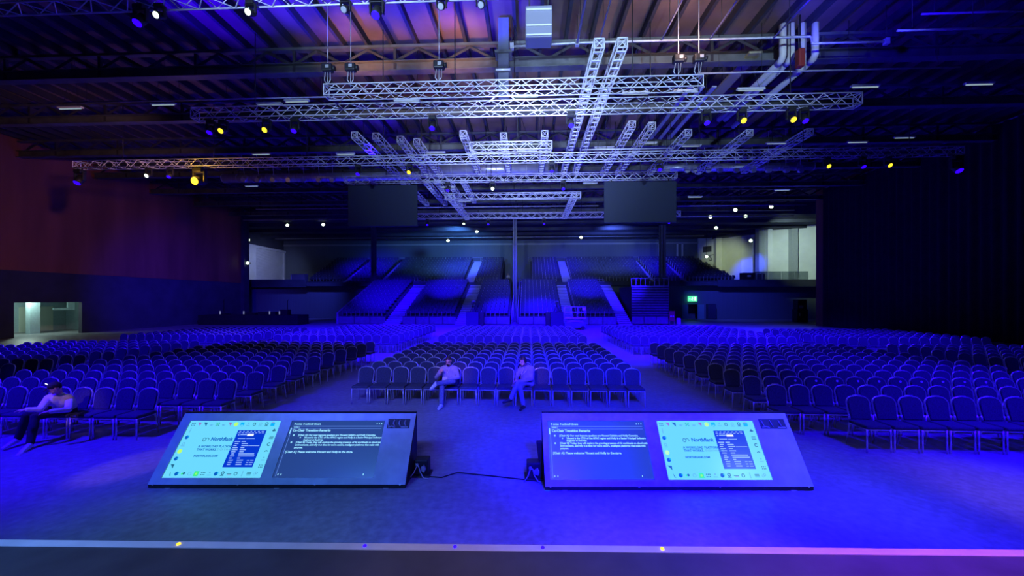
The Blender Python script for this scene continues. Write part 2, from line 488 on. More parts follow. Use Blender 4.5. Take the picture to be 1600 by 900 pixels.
# right wall, then a deeper recess with stepped white wall panels
m = MB(); m.bb(XR, XR + 0.3, -6, 42.6, 0, ZC); m.bb(XR - 0.25, XR + 0.3, 42.0, 43.2, 0, ZC)
struct('wall_right', m, M_timber)
XR2 = 44.0
m = MB(); m.bb(XR, XR2, 42.9, 43.2, 0, ZC); m.bb(XR2, XR2 + 0.3, 43, YB, 0, ZC)
struct('wall_right_recess', m, M_dark)
def rpanel(nm, pa, Ya, pb, Yb2, mt, top=ZC2):
    q = MB(); x0, x1 = xat(pa, Ya), xat(pb, Yb2)
    q.prism([(x0, Ya, 5.3), (x1, Yb2, 5.3), (x1, Yb2 + 1.0, 5.3), (x0, Ya + 1.0, 5.3)], (0, 0, top - 5.3))
    return struct(nm, q, mt)
rpanel('wall_right_rear', 1092, 67.6, 1121, 65.2, M_white)
rpanel('trim_7', 1119, 64.6, 1128, 64.3, M_white)
rpanel('trim_8', 1128, 65.0, 1158, 62.2, M_white, 13.1)
rpanel('trim_9', 1157, 62.6, 1190, 60.4, M_white, 13.3)
rpanel('trim_10', 1186, 59.0, 1201, 59.0, M_grey)
rpanel('trim_11', 1200, 58.2, 1207, 58.0, M_white)
rpanel('trim_12', 1207, 58.8, 1238, 58.2, M_white)
rpanel('trim_13', 1237, 57.6, 1247, 57.4, M_grey)
rpanel('trim_14', 1247, 57.8, 1275, 56.9, M_white)
m = MB(); m.prism([(xat(1119, 64.4), 64.4, 12.9), (xat(1190, 59.6), 59.6, 12.9), (xat(1190, 59.6), 61, 12.9), (xat(1119, 64.4), 66, 12.9)], (0, 0, .7)); struct('trim_15', m, M_dark)
# gallery: wall under it, slab, parapet
yg = 56.0
dx0, dx1 = xat(1075, yg), xat(1090, yg)
m = MB(); m.bb(XL2, dx0, yg, yg + 0.2, 0, 5.0); m.bb(dx1, XR2, yg, yg + 0.2, 0, 5.0); m.bb(dx0, dx1, yg, yg + 0.2, 2.15, 5.0)
m.bb(dx0 - 0.5, dx1 + 0.5, yg + 2, yg + 2.1, 0, 3)
struct('wall_gallery', m, M_back)
m = MB(); m.bb(XL2, XR2, yg - 1.2, YB, 4.75, 5.3)
m.bb(XL2, xat(480, 55), yg - 1.3, yg - 1.2, 4.6, 5.75); m.bb(xat(1120, 55), XR2, yg - 1.3, yg - 1.2, 4.6, 5.6)
struct('gallery_floor', m, M_dark)
m = MB(); xx0, xx1 = xat(1178, 54.9), xat(1262, 54.9)
for k in range(4): m.bb(xx0 + (xx1 - xx0) * k / 4 + 0.03, xx0 + (xx1 - xx0) * (k + 1) / 4 - 0.03, yg - 1.27, yg - 1.24, 5.6, 6.7)
gr = m.build('glass_balustrade', M_glass); tag(gr, 'clear glass balustrade panels along the right gallery edge', 'balustrade')
# gallery door leaves
def leaf(px0, px1, lab, ang):
    a = xat(px0, yg - 0.05); b = xat(px1, yg - 0.05)
    t = thing('door_leaf', lab, 'door', (a if ang >= 0 else b, yg - 0.06, 0), 0)
    q = MB(); q.rbox((b - a) / 2 * (1 if ang >= 0 else -1), -0.03, 1.05, b - a, 0.05, 2.1, 0.01); q.build('panel', mat('door_teal_lit', (0.20, 0.36, 0.38), 0.5), t)  # teal light on the leaf is put into its colour
    q = MB(); q.tube([(0.1, -0.08, 1.0), (0.1, -0.12, 1.0), (0.1, -0.12, 1.15)], 0.015, 6); q.build('handle', M_rail, t)
leaf(1065, 1075, 'open teal-lit door leaf to the left of the dark gallery doorway', 1)
leaf(1090, 1100, 'teal-lit door leaf to the right of the dark gallery doorway', 1)
t = thing('flight_case', 'tall dark flight case standing right of the gallery doorway', 'case', (xat(1111, yg - 0.6), yg - 0.6, 0))
q = MB(); q.rbox(0, 0, 1.15, 1.1, 0.7, 2.1, 0.03); q.build('body', mat('case_navy', (0.04, 0.04, 0.09), 0.6), t)
for sx in (-.4, .4):
    for sy in (-.25, .25): MB().tube([(sx - .03, sy, .06), (sx + .03, sy, .06)], 0.055, 10).build('caster', M_black, t)
for a, z, py, lab in ((1082, 0, 467, 'green running man exit sign above the right gallery doorway'), (350, 0, 455, 'green exit sign on the left wall near the mixing desk')):
    p = at(a, py, 55.7 if a > 800 else 49.3)
    t = thing('exit_sign', lab, 'sign', p)
    q = MB(); q.rbox(0, 0, 0, 1.3 if a > 800 else 0.75, 0.12, 0.75 if a > 800 else 0.62, 0.04); q.build('light_box', E_green, t)
    q = MB()   # arrow, door and running figure
    s = 1.0 if a > 800 else 0.7
    q.bb(0.22 * s, 0.46 * s, -0.075, -0.06, -0.26 * s, 0.26 * s)
    q.ball((-0.02 * s, -0.065, 0.19 * s), 0.06 * s, 8, 6)
    q.tube([(-0.03 * s, -.065, 0.12 * s), (-0.08 * s, -.065, -0.05 * s), (0.05 * s, -.065, -0.24 * s)], 0.035 * s, 6)
    q.tube([(-0.08 * s, -.065, -0.05 * s), (-0.22 * s, -.065, -0.16 * s)], 0.035 * s, 6)
    q.tube([(0.12 * s, -.065, 0.02 * s), (-0.03 * s, -.065, 0.1 * s), (-0.16 * s, -.065, 0.0)], 0.025 * s, 6)
    q.tube([(-0.52 * s, -.065, 0), (-0.3 * s, -.065, 0)], 0.03 * s, 6)
    q.build('pictogram', E_exitw, t)
    q = MB(); q.tube([(0, 0.05, 0.3), (0, 0.1 if a < 800 else 0.3, 0.3)], 0.03, 6); q.build('bracket', M_rail, t)
# red notice board and white box by the tier
t = thing('notice_board', 'red notice board with white marks standing beside the seating', 'sign', (xat(1050, 44), 44, 0))
q = MB(); q.rbox(0, 0, 0.95, 0.66, 0.06, 1.15, 0.02); q.build('board', M_redsign, t)
q = MB(); q.bb(-0.2, -0.03, -0.04, -0.03, 0.85, 1.0); q.bb(0.05, 0.2, -0.04, -0.03, 0.85, 1.0); q.build('white_marks', M_white, t)
for sx in (-.25, .25): MB().tube([(sx, 0, .4), (sx, 0.0, 0)], .02, 6).build('leg', M_rail, t)
o = MB().rbox(0, 0, 0.35, 0.4, 0.4, 0.7, 0.04).build('waste_bin', M_white); o.location = (xat(1060, 45), 45, 0)
tag(o, 'small pale bin on the floor right of the red notice board', 'bin')
# wall sign
t = thing('wall_sign', 'pale wall sign lettered ST on the right gallery wall', 'sign', at(1109, 402, 66.0), math.atan2(65.2 - 67.6, xat(1121, 65.2) - xat(1092, 67.6)))
q = MB(); q.bb(-1.5, 1.3, -0.04, 0, -1.2, 3.0); q.build('board', M_white, t)
vv, ff = text_mesh('ST', 1.5)
q = MB(); q.add([(v.x * .8 - 0.1, -0.06, v.y - 0.6) for v in vv], ff); q.build('letters', M_dark, t)
q = MB()
q.bb(-1.1, .3, -0.06, -0.05, .9, 1.9)
q.build('text_block', M_dark, t)

# stage curtain along the right wall
m = MB()
n = 420; y0, y1 = -5.0, 42.0
vs_ = []
for i in range(n + 1):
    y = y0 + (y1 - y0) * i / n
    dx = 0.14 * math.sin(i * 1.05) + 0.05 * math.sin(i * 0.37)
    vs_ += [(XR - 0.45 + dx, y, 0.02), (XR - 0.45 + dx * 0.8, y, 14.5)]
m.add(vs_, [(2 * i, 2 * i + 1, 2 * i + 3, 2 * i + 2) for i in range(n)], True)
o = len(vs_)
m.add([(v[0] + 0.05, v[1], v[2]) for v in vs_], [(2 * i, 2 * i + 2, 2 * i + 3, 2 * i + 1) for i in range(n)], True)
t = thing('wall_drape', 'floor to ceiling black pleated drape along the right wall', 'curtain', (0, 0, 0))
m.build('cloth', M_curtain, t)
q = MB(); q.tube([(XR - 0.42, y0, 14.52), (XR - 0.42, y1, 14.52)], 0.05, 8); q.build('rail', M_rail, t)

# stage deck the picture is taken from
ZS = 1.4
e0 = onz(0, 846, ZS); e1 = onz(1600, 862, ZS)
ed = (e1 - e0).normalized(); en = Vector((-ed.y, ed.x, 0))
a0 = e0 - ed * 6; a1 = e1 + ed * 6
m = MB()
b0, b1 = a0 - en * 8, a1 - en * 8
m.prism([(p.x, p.y, ZS) for p in (b0, b1, a1, a0)], (0, 0, -ZS))
sd = struct('stage_deck', m, M_stage)
m = MB()
c0, c1 = a0 - en * 0.045, a1 - en * 0.045
m.prism([(p.x, p.y, ZS + 0.004) for p in (c0, c1, a1 + en * 0.012, a0 + en * 0.012)], (0, 0, -0.05))
eg = m.build('edge_strip', M_edge, sd); eg['label'] = 'white nosing strip along the stage front'
for px, col, nm in ((279, E_yel, 'edge_sparkle'), (1035, E_yel, 'edge_sparkle'), (711, E_blue, 'edge_sparkle'), (570, E_blue, 'edge_sparkle'), (848, E_blue, 'edge_sparkle')):  # glowing beads stand in for amber and blue sparkles on the strip
    p = onz(px, 846 + 16 * px / 1600 + 3, ZS)
    q = MB(); q.ball((p.x, p.y, ZS + 0.008), (0.012, 0.012, 0.008), 8, 6); q.build(nm, col, sd)

# ------------------------------------------------------------------ roof girders
def girder(Y, k):
    t = thing('roof_girder', ORD[k] + ' dark lattice roof girder counted from the stage', 'roof girder', (0, Y, 0))
    x0, x1 = XL, XR
    q = MB(); q.bb(x0, x1, -0.12, 0.12, ZC - 0.47, ZC - 0.35); q.build('top_chord', M_beam, t)
    q = MB(); zb = 13.45
    q.bb(x0, x1, -0.2, 0.2, zb - 0.03, zb); q.bb(x0, x1, -0.025, 0.025, zb, zb + 0.4); q.bb(x0, x1, -0.2, 0.2, zb + 0.4, zb + 0.43)
    q.build('bottom_chord', M_beam, t)
    q = MB(); xx = x0 + 0.5; up = True
    while xx < x1 - 1.3:
        a, b = (zb + 0.43, ZC - 0.47) if up else (ZC - 0.47, zb + 0.43)
        q.tube([(xx, 0, a), (xx + 1.2, 0, b)], 0.07, 4, smooth=False); xx += 1.2; up = not up
    q.build('lattice', M_joist, t)
    xx = x0 + 3.0; pm = MB().bb(-.06, .06, -.06, .06, zb, ZC - .35).mesh('post', M_joist)
    while xx < x1: o_ = bpy.data.objects.new('post', pm); COL.objects.link(o_); o_.parent = t; o_.location.x = xx; xx += 4.8
for k, Y in enumerate((17.6, 22, 27, 32, 37, 42, 47)): girder(Y, k)

# ------------------------------------------------------------------ trusses
LADV = (2.68, 3.55, 5.75, 6.9, .95, -1.5, -3.85, -9.1, -10.3, -7.8, -6.9, 9.3, 12.9, 16.3)
def truss(name, p0, p1, size, label, cat='truss', pitch=None, hang=None, rungs=False, group=None, top=ZC - 0.355, r=0.026):
    """box truss: p0, p1 are the ends of its centre line"""
    p0 = Vector(p0); p1 = Vector(p1)
    L = (p1 - p0).length
    ang = math.atan2(p1.y - p0.y, p1.x - p0.x)
    t = thing(name, label, cat, p0, ang, group)
    h = size / 2
    for sy in (-1, 1):
        for sz in (-1, 1):
            MB().tube([(0, sy * h, sz * h), (L, sy * h, sz * h)], r, 6).build('chord', M_alu, t)
    q = MB(); n = max(2, round(L / (pitch or size * 1.1))); dx = L / n
    rr = r * 0.62
    for i in range(n):
        a, b = i * dx, (i + 1) * dx
        s = 1 if i % 2 == 0 else -1
        for sy in (-1, 1): q.tube([(a, sy * h, -s * h), (b, sy * h, s * h)], rr, 4, smooth=False)
        if rungs:
            q.box(a + dx / 2, 0, -h, 0.09, size, 0.05)
        else:
            q.tube([(a, -s * h, -h), (b, s * h, -h)], rr, 4, smooth=False)
        q.tube([(a, -s * h, h), (b, s * h, h)], rr, 4, smooth=False)
    for e in (0, L):
        for sy in (-1, 1): q.tube([(e, sy * h, -h), (e, sy * h, h)], r, 5)
        for sz in (-1, 1): q.tube([(e, -h, sz * h), (e, h, sz * h)], r, 5)
        q.tube([(e, -h, -h), (e, h, h)], rr, 4); q.tube([(e, h, -h), (e, -h, h)], rr, 4)
    q.build('lattice', M_alu, t)
    nh = hang if hang is not None else max(2, round(L / 6))
    for i in range(nh):
        xx = L * (i + 0.5) / nh
        if abs(ang) < .01:
            xx = min(max(jx(p0.x + xx) - p0.x, .05), L - .05)
            while xx < L - 1.2 and any(abs(p0.x + xx - v) < .32 for v in LADV): xx += 1.15
        MB().tube([(xx, 0, h * 0.9), (xx, 0, top - p0.z)], 0.022, 5).build('hanging_chain', M_black, t)
    return t
ZT = 11.1
T = {}
def xt(nm, px0, px1, Y, size, label, z=ZT, **k):
    T[nm] = (Y, z - size / 2, xat(px0, Y), xat(px1, Y))
    return truss('lighting_truss', (xat(px0, Y), Y, z), (xat(px1, Y), Y, z), size, label, **k)
xt('T0', -120, 778, 10.7, 0.5, 'silver lighting truss nearest the stage, cut by the top edge of the photo', z=11.72)
xt('T1', 510, 1095, 15.0, 0.42, 'short silver box truss just above the long second truss', z=11.15)
xt('T2', 305, 1340, 16.5, 0.46, 'long bright silver truss carrying lamps below the short first truss', z=11.1)
xt('T3', 120, 1500, 22.4, 0.42, 'longest silver truss spanning the hall behind the ladder trusses')
xt('TS', 735, 862, 20.3, 0.40, 'very short silver truss hung beside the centre column', z=10.95)
xt('T4', 540, 1056, 26.0, 0.42, 'silver truss right above the two hanging screens')
xt('T5', 696, 907, 29.7, 0.42, 'short near side of the rectangular truss frame behind the screens', z=10.85)
xt('T6', 640, 1062, 37.8, 0.5, 'far silver truss low behind the two screens')
truss('lighting_truss', (xat(704, 29.7), 30.0, 10.85), (xat(704, 29.7) + 0.05, 37.4, ZT), 0.4, 'left side of the rectangular truss frame, running away from the stage', hang=2)
truss('lighting_truss', (xat(898, 29.7), 30.0, 10.85), (xat(898, 29.7) - 0.05, 37.4, ZT), 0.4, 'right side of the rectangular truss frame, running away from the stage', hang=2)
# ladder trusses running away from the stage
LADX = [(2.68, 14.7, 29.3), (3.55, 14.7, 29.3), (5.75, 21.6, 30), (6.9, 21.8, 30), (0.95, 22.6, 29.5), (-1.5, 22.8, 29.5), (-3.85, 22.4, 29.5), (-9.1, 22.5, 29.9), (-10.3, 22.3, 29.9),
        (-8.5, 31.4, 39), (-7.6, 31.4, 39), (-6.6, 31.4, 39), (-5.4, 31.4, 38), (-10.4, 31.4, 39), (-7.8, 23, 29.9), (-6.9, 23.4, 29.9), (9.3, 22.8, 29.9), (12.9, 23, 29.9), (16.3, 23, 29.9)]
LW = ['left one of the bright ladder truss pair right of centre', 'right one of the bright ladder truss pair right of centre']
LADX_s = sorted(range(len(LADX)), key=lambda i: LADX[i][0])
for i, (x, y0, y1) in enumerate(LADX):
    lab = LW[i] if i < 2 else 'grey ladder truss along the hall, ' + ORD[LADX_s.index(i)] + ' of all ladder trusses from the left'
    truss('ladder_truss', (x, y0, 12.6), (x, y1, 12.6), 0.36, lab, pitch=0.55, rungs=True, hang=3, r=0.03, group='ladder trusses under the roof')
# long thin pipes across the rear of the hall
for k, (a, b, py, Y, lab) in enumerate(((400, 935, 327, 40, 'thin pale pipe across the hall, upper of the rear pair'), (380, 945, 344, 46, 'thin pale pipe across the hall, lower of the rear pair'),
                       (1058, 1240, 339, 44, 'thin pale pipe across the right rear of the hall'), (1058, 1260, 322, 40, 'thin pipe above the right gallery walls'),
                       (430, 1100, 373, 62, 'pale service pipe above the rear gallery'), (910, 1060, 234, 20.3, 'thin cable rail right of the centre column'),
                       (1090, 1500, 115, 16.8, 'thin rail across the dark right of the roof'), (100, 540, 161, 17.8, 'thin rail across the dark left of the roof'))):
    pa = at(a, py, Y); pb = at(b, py, Y); pb.z = pa.z
    t = thing('service_pipe', lab, 'pipe', (0, 0, 0))
    MB().tube([pa, pb], 0.06 if Y > 30 else 0.035, 8).build('pipe', M_pipe, t)
    for s in range(6):
        pp = pa.lerp(pb, (s + 0.5) / 6); MB().tube([pp, (pp.x, pp.y, max(pp.z + .2, ZC2 - .46 if Y > 50 else ZH))], 0.012, 4).build('hanger', M_black, t)
# conduit with steps near the top of the photo
Yc = 16.0
pts = [at(800, 73, Yc), at(902, 67, Yc), at(1266, 57, Yc), at(1268, 68, Yc), at(1385, 65, Yc)]
t = thing('conduit', 'stepped pale conduit pipe crossing the roof right of centre', 'pipe', (0, 0, 0))
q = MB(); q.tube(pts, 0.045, 8); q.build('pipe', M_pipe, t)
for p in pts[:1] + pts[1:2] + pts[4:]:
    MB().bb(p.x - .08, p.x + .08, p.y - .08, p.y + .08, p.z - .12, p.z + .12).build('clamp', M_pipe, t); MB().tube([p, (p.x, p.y, ZH)], 0.015, 4).build('hanger', M_black, t)
for k, (pa, pb) in enumerate((((902, 67), (914, 0)), ((936, 66), (956, 0)), ((1034, 62), (1066, 0)), ((1110, 60), (1156, 0)), ((1210, 58), (1262, 0)))):
    a = at(*pa, Yc - .1); b = a.copy(); b.y = 7.0
    t = thing('branch_pipe', ORD[k] + ' thin pipe from the left running from the stepped conduit towards the stage', 'pipe', (0, 0, 0), group='branch pipes')
    MB().tube([a, b], 0.035 if k else 0.05, 6).build('pipe', M_pipe, t)
    for y in (12, 15): MB().tube([(a.x, y, a.z), (a.x, y, ZH)], 0.012, 4).build('hanger', M_black, t)
for k, (a, b, py) in enumerate(((1440, 1640, 22), (1402, 1640, 48))):
    pa = at(a, py, 14.5 - k); pb = at(b, py, 14.5 - k); pb.z = pa.z
    t = thing('service_pipe', ('upper' if k == 0 else 'lower') + ' of two thin pipes in the top right corner of the hall', 'pipe', (0, 0, 0))
    MB().tube([pa, pb], 0.035, 8).build('pipe', M_pipe, t)
    for s in (0.1, 0.5, 0.9): pp = pa.lerp(pb, s); MB().tube([pp, (pp.x, pp.y, ZH)], 0.012, 4).build('hanger', M_black, t)
# silver ducts
def duct(px0, px1, py, Y, r, lab):
    p = at(px0, py, Y); x1 = xat(px1, Y)
    t = thing('air_duct', lab, 'duct', (p.x, Y, p.z))
    L = x1 - p.x
    q = MB(); q.tube([(0, 0, 0), (L, 0, 0)], r, 24); q.build('pipe', M_duct, t)
    n = max(2, int(L / 1.2))
    for i in range(n + 1): MB().tube([(L * i / n - 0.03, 0, 0), (L * i / n + 0.03, 0, 0)], r * 1.06, 24).build('joint_ring', M_pipe, t)
    for i in range(1, n, 2): MB().tube([(L * i / n, 0, r * .9), (L * i / n, 0, ZH - p.z)], 0.02, 5).build('hanger', M_black, t)
duct(660, 870, 266, 30.7, 0.5, 'bright silver round duct running across behind the centre column')
duct(350, 655, 279, 30.7, 0.34, 'dim round duct crossing the left of the roof')
duct(1036, 1092, 262, 30.7, 0.3, 'short silver duct length right of the right screen')
duct(1108, 1270, 262, 30.7, 0.3, 'long dim duct with stubs on the right of the roof')
# four insulated pipes with bright elbows, and a red unit
for k, (px, py) in enumerate(((1222, 94), (1235, 94), (1252, 108), (1272, 92))):
    a = at(px, py, 17.0); b = Vector((a.x, 22.5, a.z))
    t = thing('insulated_pipe', ORD[k] + ' of four insulated pipes from the left, turned up at a pale elbow', 'pipe', (0, 0, 0), group='insulated pipes')
    MB().tube([Vector((a.x, 17.3, a.z)), b], 0.13, 14).build('pipe', mat('pipe_lagging', (0.5, 0.5, 0.55), 0.4), t)
    MB().tube([(a.x, 17.3, a.z), (a.x, 17.05, a.z + .03), (a.x, 16.95, a.z + .15), (a.x, 16.95, ZH)], 0.14, 14).build('elbow', mat('lit_elbow_tone', (0.8, 0.78, 0.66), 0.4), t)  # light on the elbow is painted in as a paler colour
p = at(1250, 99, 16.4)
t = thing('fire_pump_box', 'dark red box hung between the insulated pipes', 'box', p)
MB().rbox(0.0, 0, 0.2, 0.26, 0.3, 0.75, 0.06).build('body', M_red, t); MB().tube([(0, 0, 0.5), (0, 0, ZH - p.z)], 0.03, 6).build('hanger', M_black, t)
# flat cable tray
p = at(1181, 82, 17.2)
t = thing('cable_tray', 'broad dull yellow cable tray under the right of the roof', 'cable tray', (p.x, 0, p.z))
MB().bb(-0.28, 0.28, 17.2, 22.0, -0.03, 0.06).build('tray', M_yellow, t)
for y in (17.6, 19.6, 21.6):
    for sx in (-.25, .25): MB().tube([(sx, y, 0), (sx, y, ZH - p.z)], 0.015, 4).build('hanger', M_black, t)
for k in range(3):
    p2 = at(1068 + 18 * k, 150, 19.0)
    t = thing('cable_tray', ORD[k] + ' narrow cable tray from the left, below the insulated pipes', 'cable tray', (p2.x, 0, p2.z))
    MB().bb(-0.1, 0.1, 18.2, 24, -0.02, 0.05).build('tray', M_pipe, t)
    for y in (19, 23): MB().tube([(0, y, 0), (0, y, ZH - p2.z)], 0.015, 4).build('hanger', M_black, t)

# ------------------------------------------------------------------ columns
def column(px, Y, z0, z1, wd, lab):
    t = thing('steel_column', lab, 'column', (xat(px, Y), Y, z0))
    q = MB(); h = z1 - z0
    q.bb(-wd / 2, wd / 2, -wd / 2, -wd / 2 + 0.05, 0, h); q.bb(-wd / 2, wd / 2, wd / 2 - 0.05, wd / 2, 0, h); q.bb(-0.04, 0.04, -wd / 2, wd / 2, 0, h)
    q.build('shaft', M_post, t)
    MB().bb(-wd * .75, wd * .75, -wd * .75, wd * .75, 0, 0.05).build('base_plate', M_post, t)
    MB().bb(-wd * .75, wd * .75, -wd * .75, wd * .75, h - 0.05, h).build('cap_plate', M_post, t)
column(584, 55.4, 5.3, ZC2, 0.6, 'steel column rising from the gallery edge below the left screen')
column(1035, 55.4, 5.3, ZC2, 0.75, 'steel column rising from the gallery edge below the right screen')
column(804.5, 47.8, 0, ZH, 0.5, 'tall steel column in the middle between the seating banks')
t = thing('drop_post', 'dark square post hanging from the roof at the top centre', 'post', (xat(787, 16.2), 16.2, 11.45))
MB().bb(-.22, .22, -.2, .2, 0, ZH - 11.45).build('shaft', M_post, t)
for z in (.9, 1.7): MB().bb(-.35, .35, -.3, .3, z, z + .1).build('collar', M_beam, t)
MB().tube([(-.3, -.32, .95), (.3, -.32, .95)], .05, 6).build('clamp', M_alu, t)
MB().tube([(-.18, -.2, .05), (-.6, -.25, -.35)], .03, 5).build('brace', M_alu, t); MB().tube([(.18, -.2, .05), (.5, -.25, -.3)], .03, 5).build('brace', M_alu, t)

# ------------------------------------------------------------------ blank hanging screens
def hscreen(px0, px1, py0, py1, Y, lab):
    a = at(px0, py0, Y); b = at(px1, py1, Y)
    t = thing('hanging_screen', lab, 'screen', ((a.x + b.x) / 2, Y, b.z))
    wd, h = b.x - a.x, a.z - b.z
    MB().rbox(0, 0.06, h / 2, wd, 0.1, h, 0.02).build('panel', M_screen, t)
    q = MB(); q.bb(-wd / 2, wd / 2, 0.11, 0.2, 0, 0.1); q.bb(-wd / 2, wd / 2, 0.11, 0.2, h - .1, h)
    for s in (-.45, -.15, .15, .45): q.bb(wd * s - .04, wd * s + .04, 0.11, 0.2, 0, h)
    q.build('back_frame', M_black, t)
    for s in (-.4, .4): MB().tube([(wd * s, 0.1, h - .05), (wd * s, 0.1, ZT - .2 - b.z)], 0.03, 6).build('hanger', M_black, t)
hscreen(543.5, 652, 290, 353, 26.1, 'blank dark hanging screen on the left')
hscreen(944, 1057, 284, 347, 25.9, 'blank dark hanging screen on the right')

# ------------------------------------------------------------------ lamps
def mh_proto(lens, tilt, sc=1.0):
    t = bpy.data.objects.new('moving_head_light', None); COL.objects.link(t)
    q = MB(); q.rbox(0, 0, -0.09, 0.3, 0.26, 0.14, 0.02); q.tube([(-.1, 0, 0.04), (-.1, 0, -.05)], 0.03, 6); q.tube([(.1, 0, 0.04), (.1, 0, -.05)], 0.03, 6)
    q.build('base', M_black, t)
    q = MB(); q.rbox(-.18, 0, -.3, .05, .12, .36, .015); q.rbox(.18, 0, -.3, .05, .12, .36, .015); q.rbox(0, 0, -.15, .4, .12, .04, .01); q.build('yoke', M_black, t)
    d = Vector((0, -math.cos(tilt), -math.sin(tilt))); c = Vector((0, 0, -.42))
    MB().tube([c - d * .2, c - d * .15, c + d * .05, c + d * .2], [.08, .13, .14, .125], 16).build('head', M_black, t)
    MB().tube([c + d * .2, c + d * .215], [.115, .1], 16).build('lens', lens, t)
    t.scale = (sc, sc, sc)
    return t
protos = {'b': (E_blue, 1.0), 'w': (E_white, 0.55), 'y': (E_yel, 0.65), 'd': (M_duct, 0.7)}
used = {}
CNAME = {'b': 'blue', 'w': 'white', 'y': 'yellow', 'd': 'unlit'}
def head(px, kind, tr, label, sc=1.0, lens=None, tilt=None):
    Y, zb, x0, x1 = T[tr]
    key = (kind, sc, tilt)
    x = min(max(xat(px, Y), x0 + .2), x1 - .2)
    if key not in used:
        used[key] = mh_proto(lens or protos[kind][0], tilt if tilt is not None else protos[kind][1], sc)
        o = used[key]
    else: o = dup(used[key], (0, 0, 0))
    o.location = (x, Y, zb - 0.03 * sc); tag(o, label, 'stage light', 'moving head lights')
    return o
for tr, nm, ls in (('T0', 'nearest truss at the top edge', ((220, 'b'), (250, 'w'), (392, 'w'), (540, 'd'), (589, 'b'), (690, 'd'), (752, 'd'))),
                   ('T2', 'long bright second truss', ((330, 'b'), (349, 'y'), (417, 'y'), (461, 'b'), (676, 'b'), (892, 'b'), (1103, 'b'), (1159, 'y'), (1236, 'y'), (1256, 'b'))),
                   ('T3', 'longest truss', ((124, 'b'), (233, 'w'), (266, 'b'), (560, 'b'), (640, 'y'), (862, 'b'), (1030, 'b'), (1292, 'y'), (1347, 'b'), (1387, 'y'), (1496, 'b'))),
                   ('T4', 'truss above the screens', ((700, 'b'), (770, 'w'), (880, 'b'))),
                   ('T6', 'far truss behind the screens', ((668, 'b'), (725, 'w'), (763, 'b'), (850, 'b'), (1045, 'b')))):
    for k, (px, c) in enumerate(ls):
        head(px, c, tr, '%s moving head lamp, %s from left on the %s' % (CNAME[c], ORD[k], nm), 1.5 if (tr, px) in (('T3', 1496), ('T3', 124)) else 0.75 if tr == 'T0' and c != 'b' else 1.0)
am = head(312, 'a', 'T3', 'amber glaring lamp on the left of the longest truss', 1.9, E_amber, 0.30)
l = bpy.data.lights.new('amber', 'POINT'); l.energy = 60; l.color = (1.0, 0.5, 0.05); l.shadow_soft_size = 0.1
o = bpy.data.objects.new('amber', l); COL.objects.link(o); o.location = am.location + Vector((0, -0.55, -0.62))
# pale unlit cans along the rear duct
can = None
for k, px in enumerate((382, 404, 428, 452, 475, 499, 520, 1042, 1073, 1084, 1106, 1124, 1150, 1176, 1200, 1228, 1250)):
    p = at(px, 281 if px < 800 else 266, 27.4)
    if can is None:
        can = bpy.data.objects.new('par_can', None); COL.objects.link(can)
        q = MB(); q.tube([(0, .16, 0), (0, .1, 0), (0, -.18, -.06)], [.09, .15, .17], 14); q.build('can', M_duct, can)
        q = MB(); q.tube([(-.19, 0, 0), (-.19, 0, .3), (.19, 0, .3), (.19, 0, 0)], .02, 6); q.build('bracket', M_pipe, can)
        o = can
    else: o = dup(can, (0, 0, 0)); [bpy.data.objects.remove(x_) for x_ in list(o.children) if x_.name.startswith('hanger')]
    o.location = p
    o_ = MB().tube([(0, 0, .29), (jx(p.x) - p.x, 0, ZH - p.z)], .018, 5).build('hanger', M_pipe, o)
    side = 'left' if px < 800 else 'right'
    tag(o, 'pale unlit lamp can in a row under the %s roof, %s from the left' % (side, ORD[k if px < 800 else k - 7]), 'stage light', 'unlit lamp cans')
# fluorescent battens
bt = None
BT = ((255, 162, 18), (421, 162, 18), (464, 157, 18.4), (636, 157, 18), (820, 150, 18), (993, 145, 18), (1073, 142, 18), (1173, 139, 18), (1352, 134, 18), (1530, 130, 18), (110, 168, 18),
      (408, 240, 24.5), (540, 240, 24.5), (681, 238, 24.5), (823, 235, 24.5), (944, 230, 24.5), (1011, 223, 24.5), (1080, 227, 24.5), (1213, 223, 24.5), (1340, 221, 24.5), (1413, 214, 24.5),
      (393, 290, 33), (725, 314, 34), (820, 311, 34), (1086, 307, 34), (1222, 296, 32), (700, 292, 31), (922, 286, 33))
rows = {}
for px, py, Y in BT: rows.setdefault(round(Y) // 6, []).append(px)
for v in rows.values(): v.sort()
RN = {3: 'near', 4: 'middle', 5: 'rear'}
for px, py, Y in BT:
    p = at(px, py, Y)
    if bt is None:
        bt = bpy.data.objects.new('fluorescent_batten', None); COL.objects.link(bt)
        MB().rbox(0, 0, 0, 1.25, 0.16, 0.09, 0.02).build('housing', M_batten, bt)
        MB().tube([(-.56, 0, -.07), (.56, 0, -.07)], .022, 8).build('tube', E_tube, bt)
        o = bt
    else: o = dup(bt, (0, 0, 0)); [bpy.data.objects.remove(x_) for x_ in list(o.children) if x_.name.startswith('hanger')]
    o.location = p
    for sx in (-.4, .4): MB().tube([(sx, 0, .03), (jx(p.x) - p.x + sx * .1, 0, ZH - p.z)], .01, 4).build('hanger', M_black, o)
    r = round(Y) // 6
    tag(o, 'short pale strip light, %s from the left in the %s row under the roof' % (ORD[rows[r].index(px)], RN[r]), 'strip light', 'strip lights under the roof')
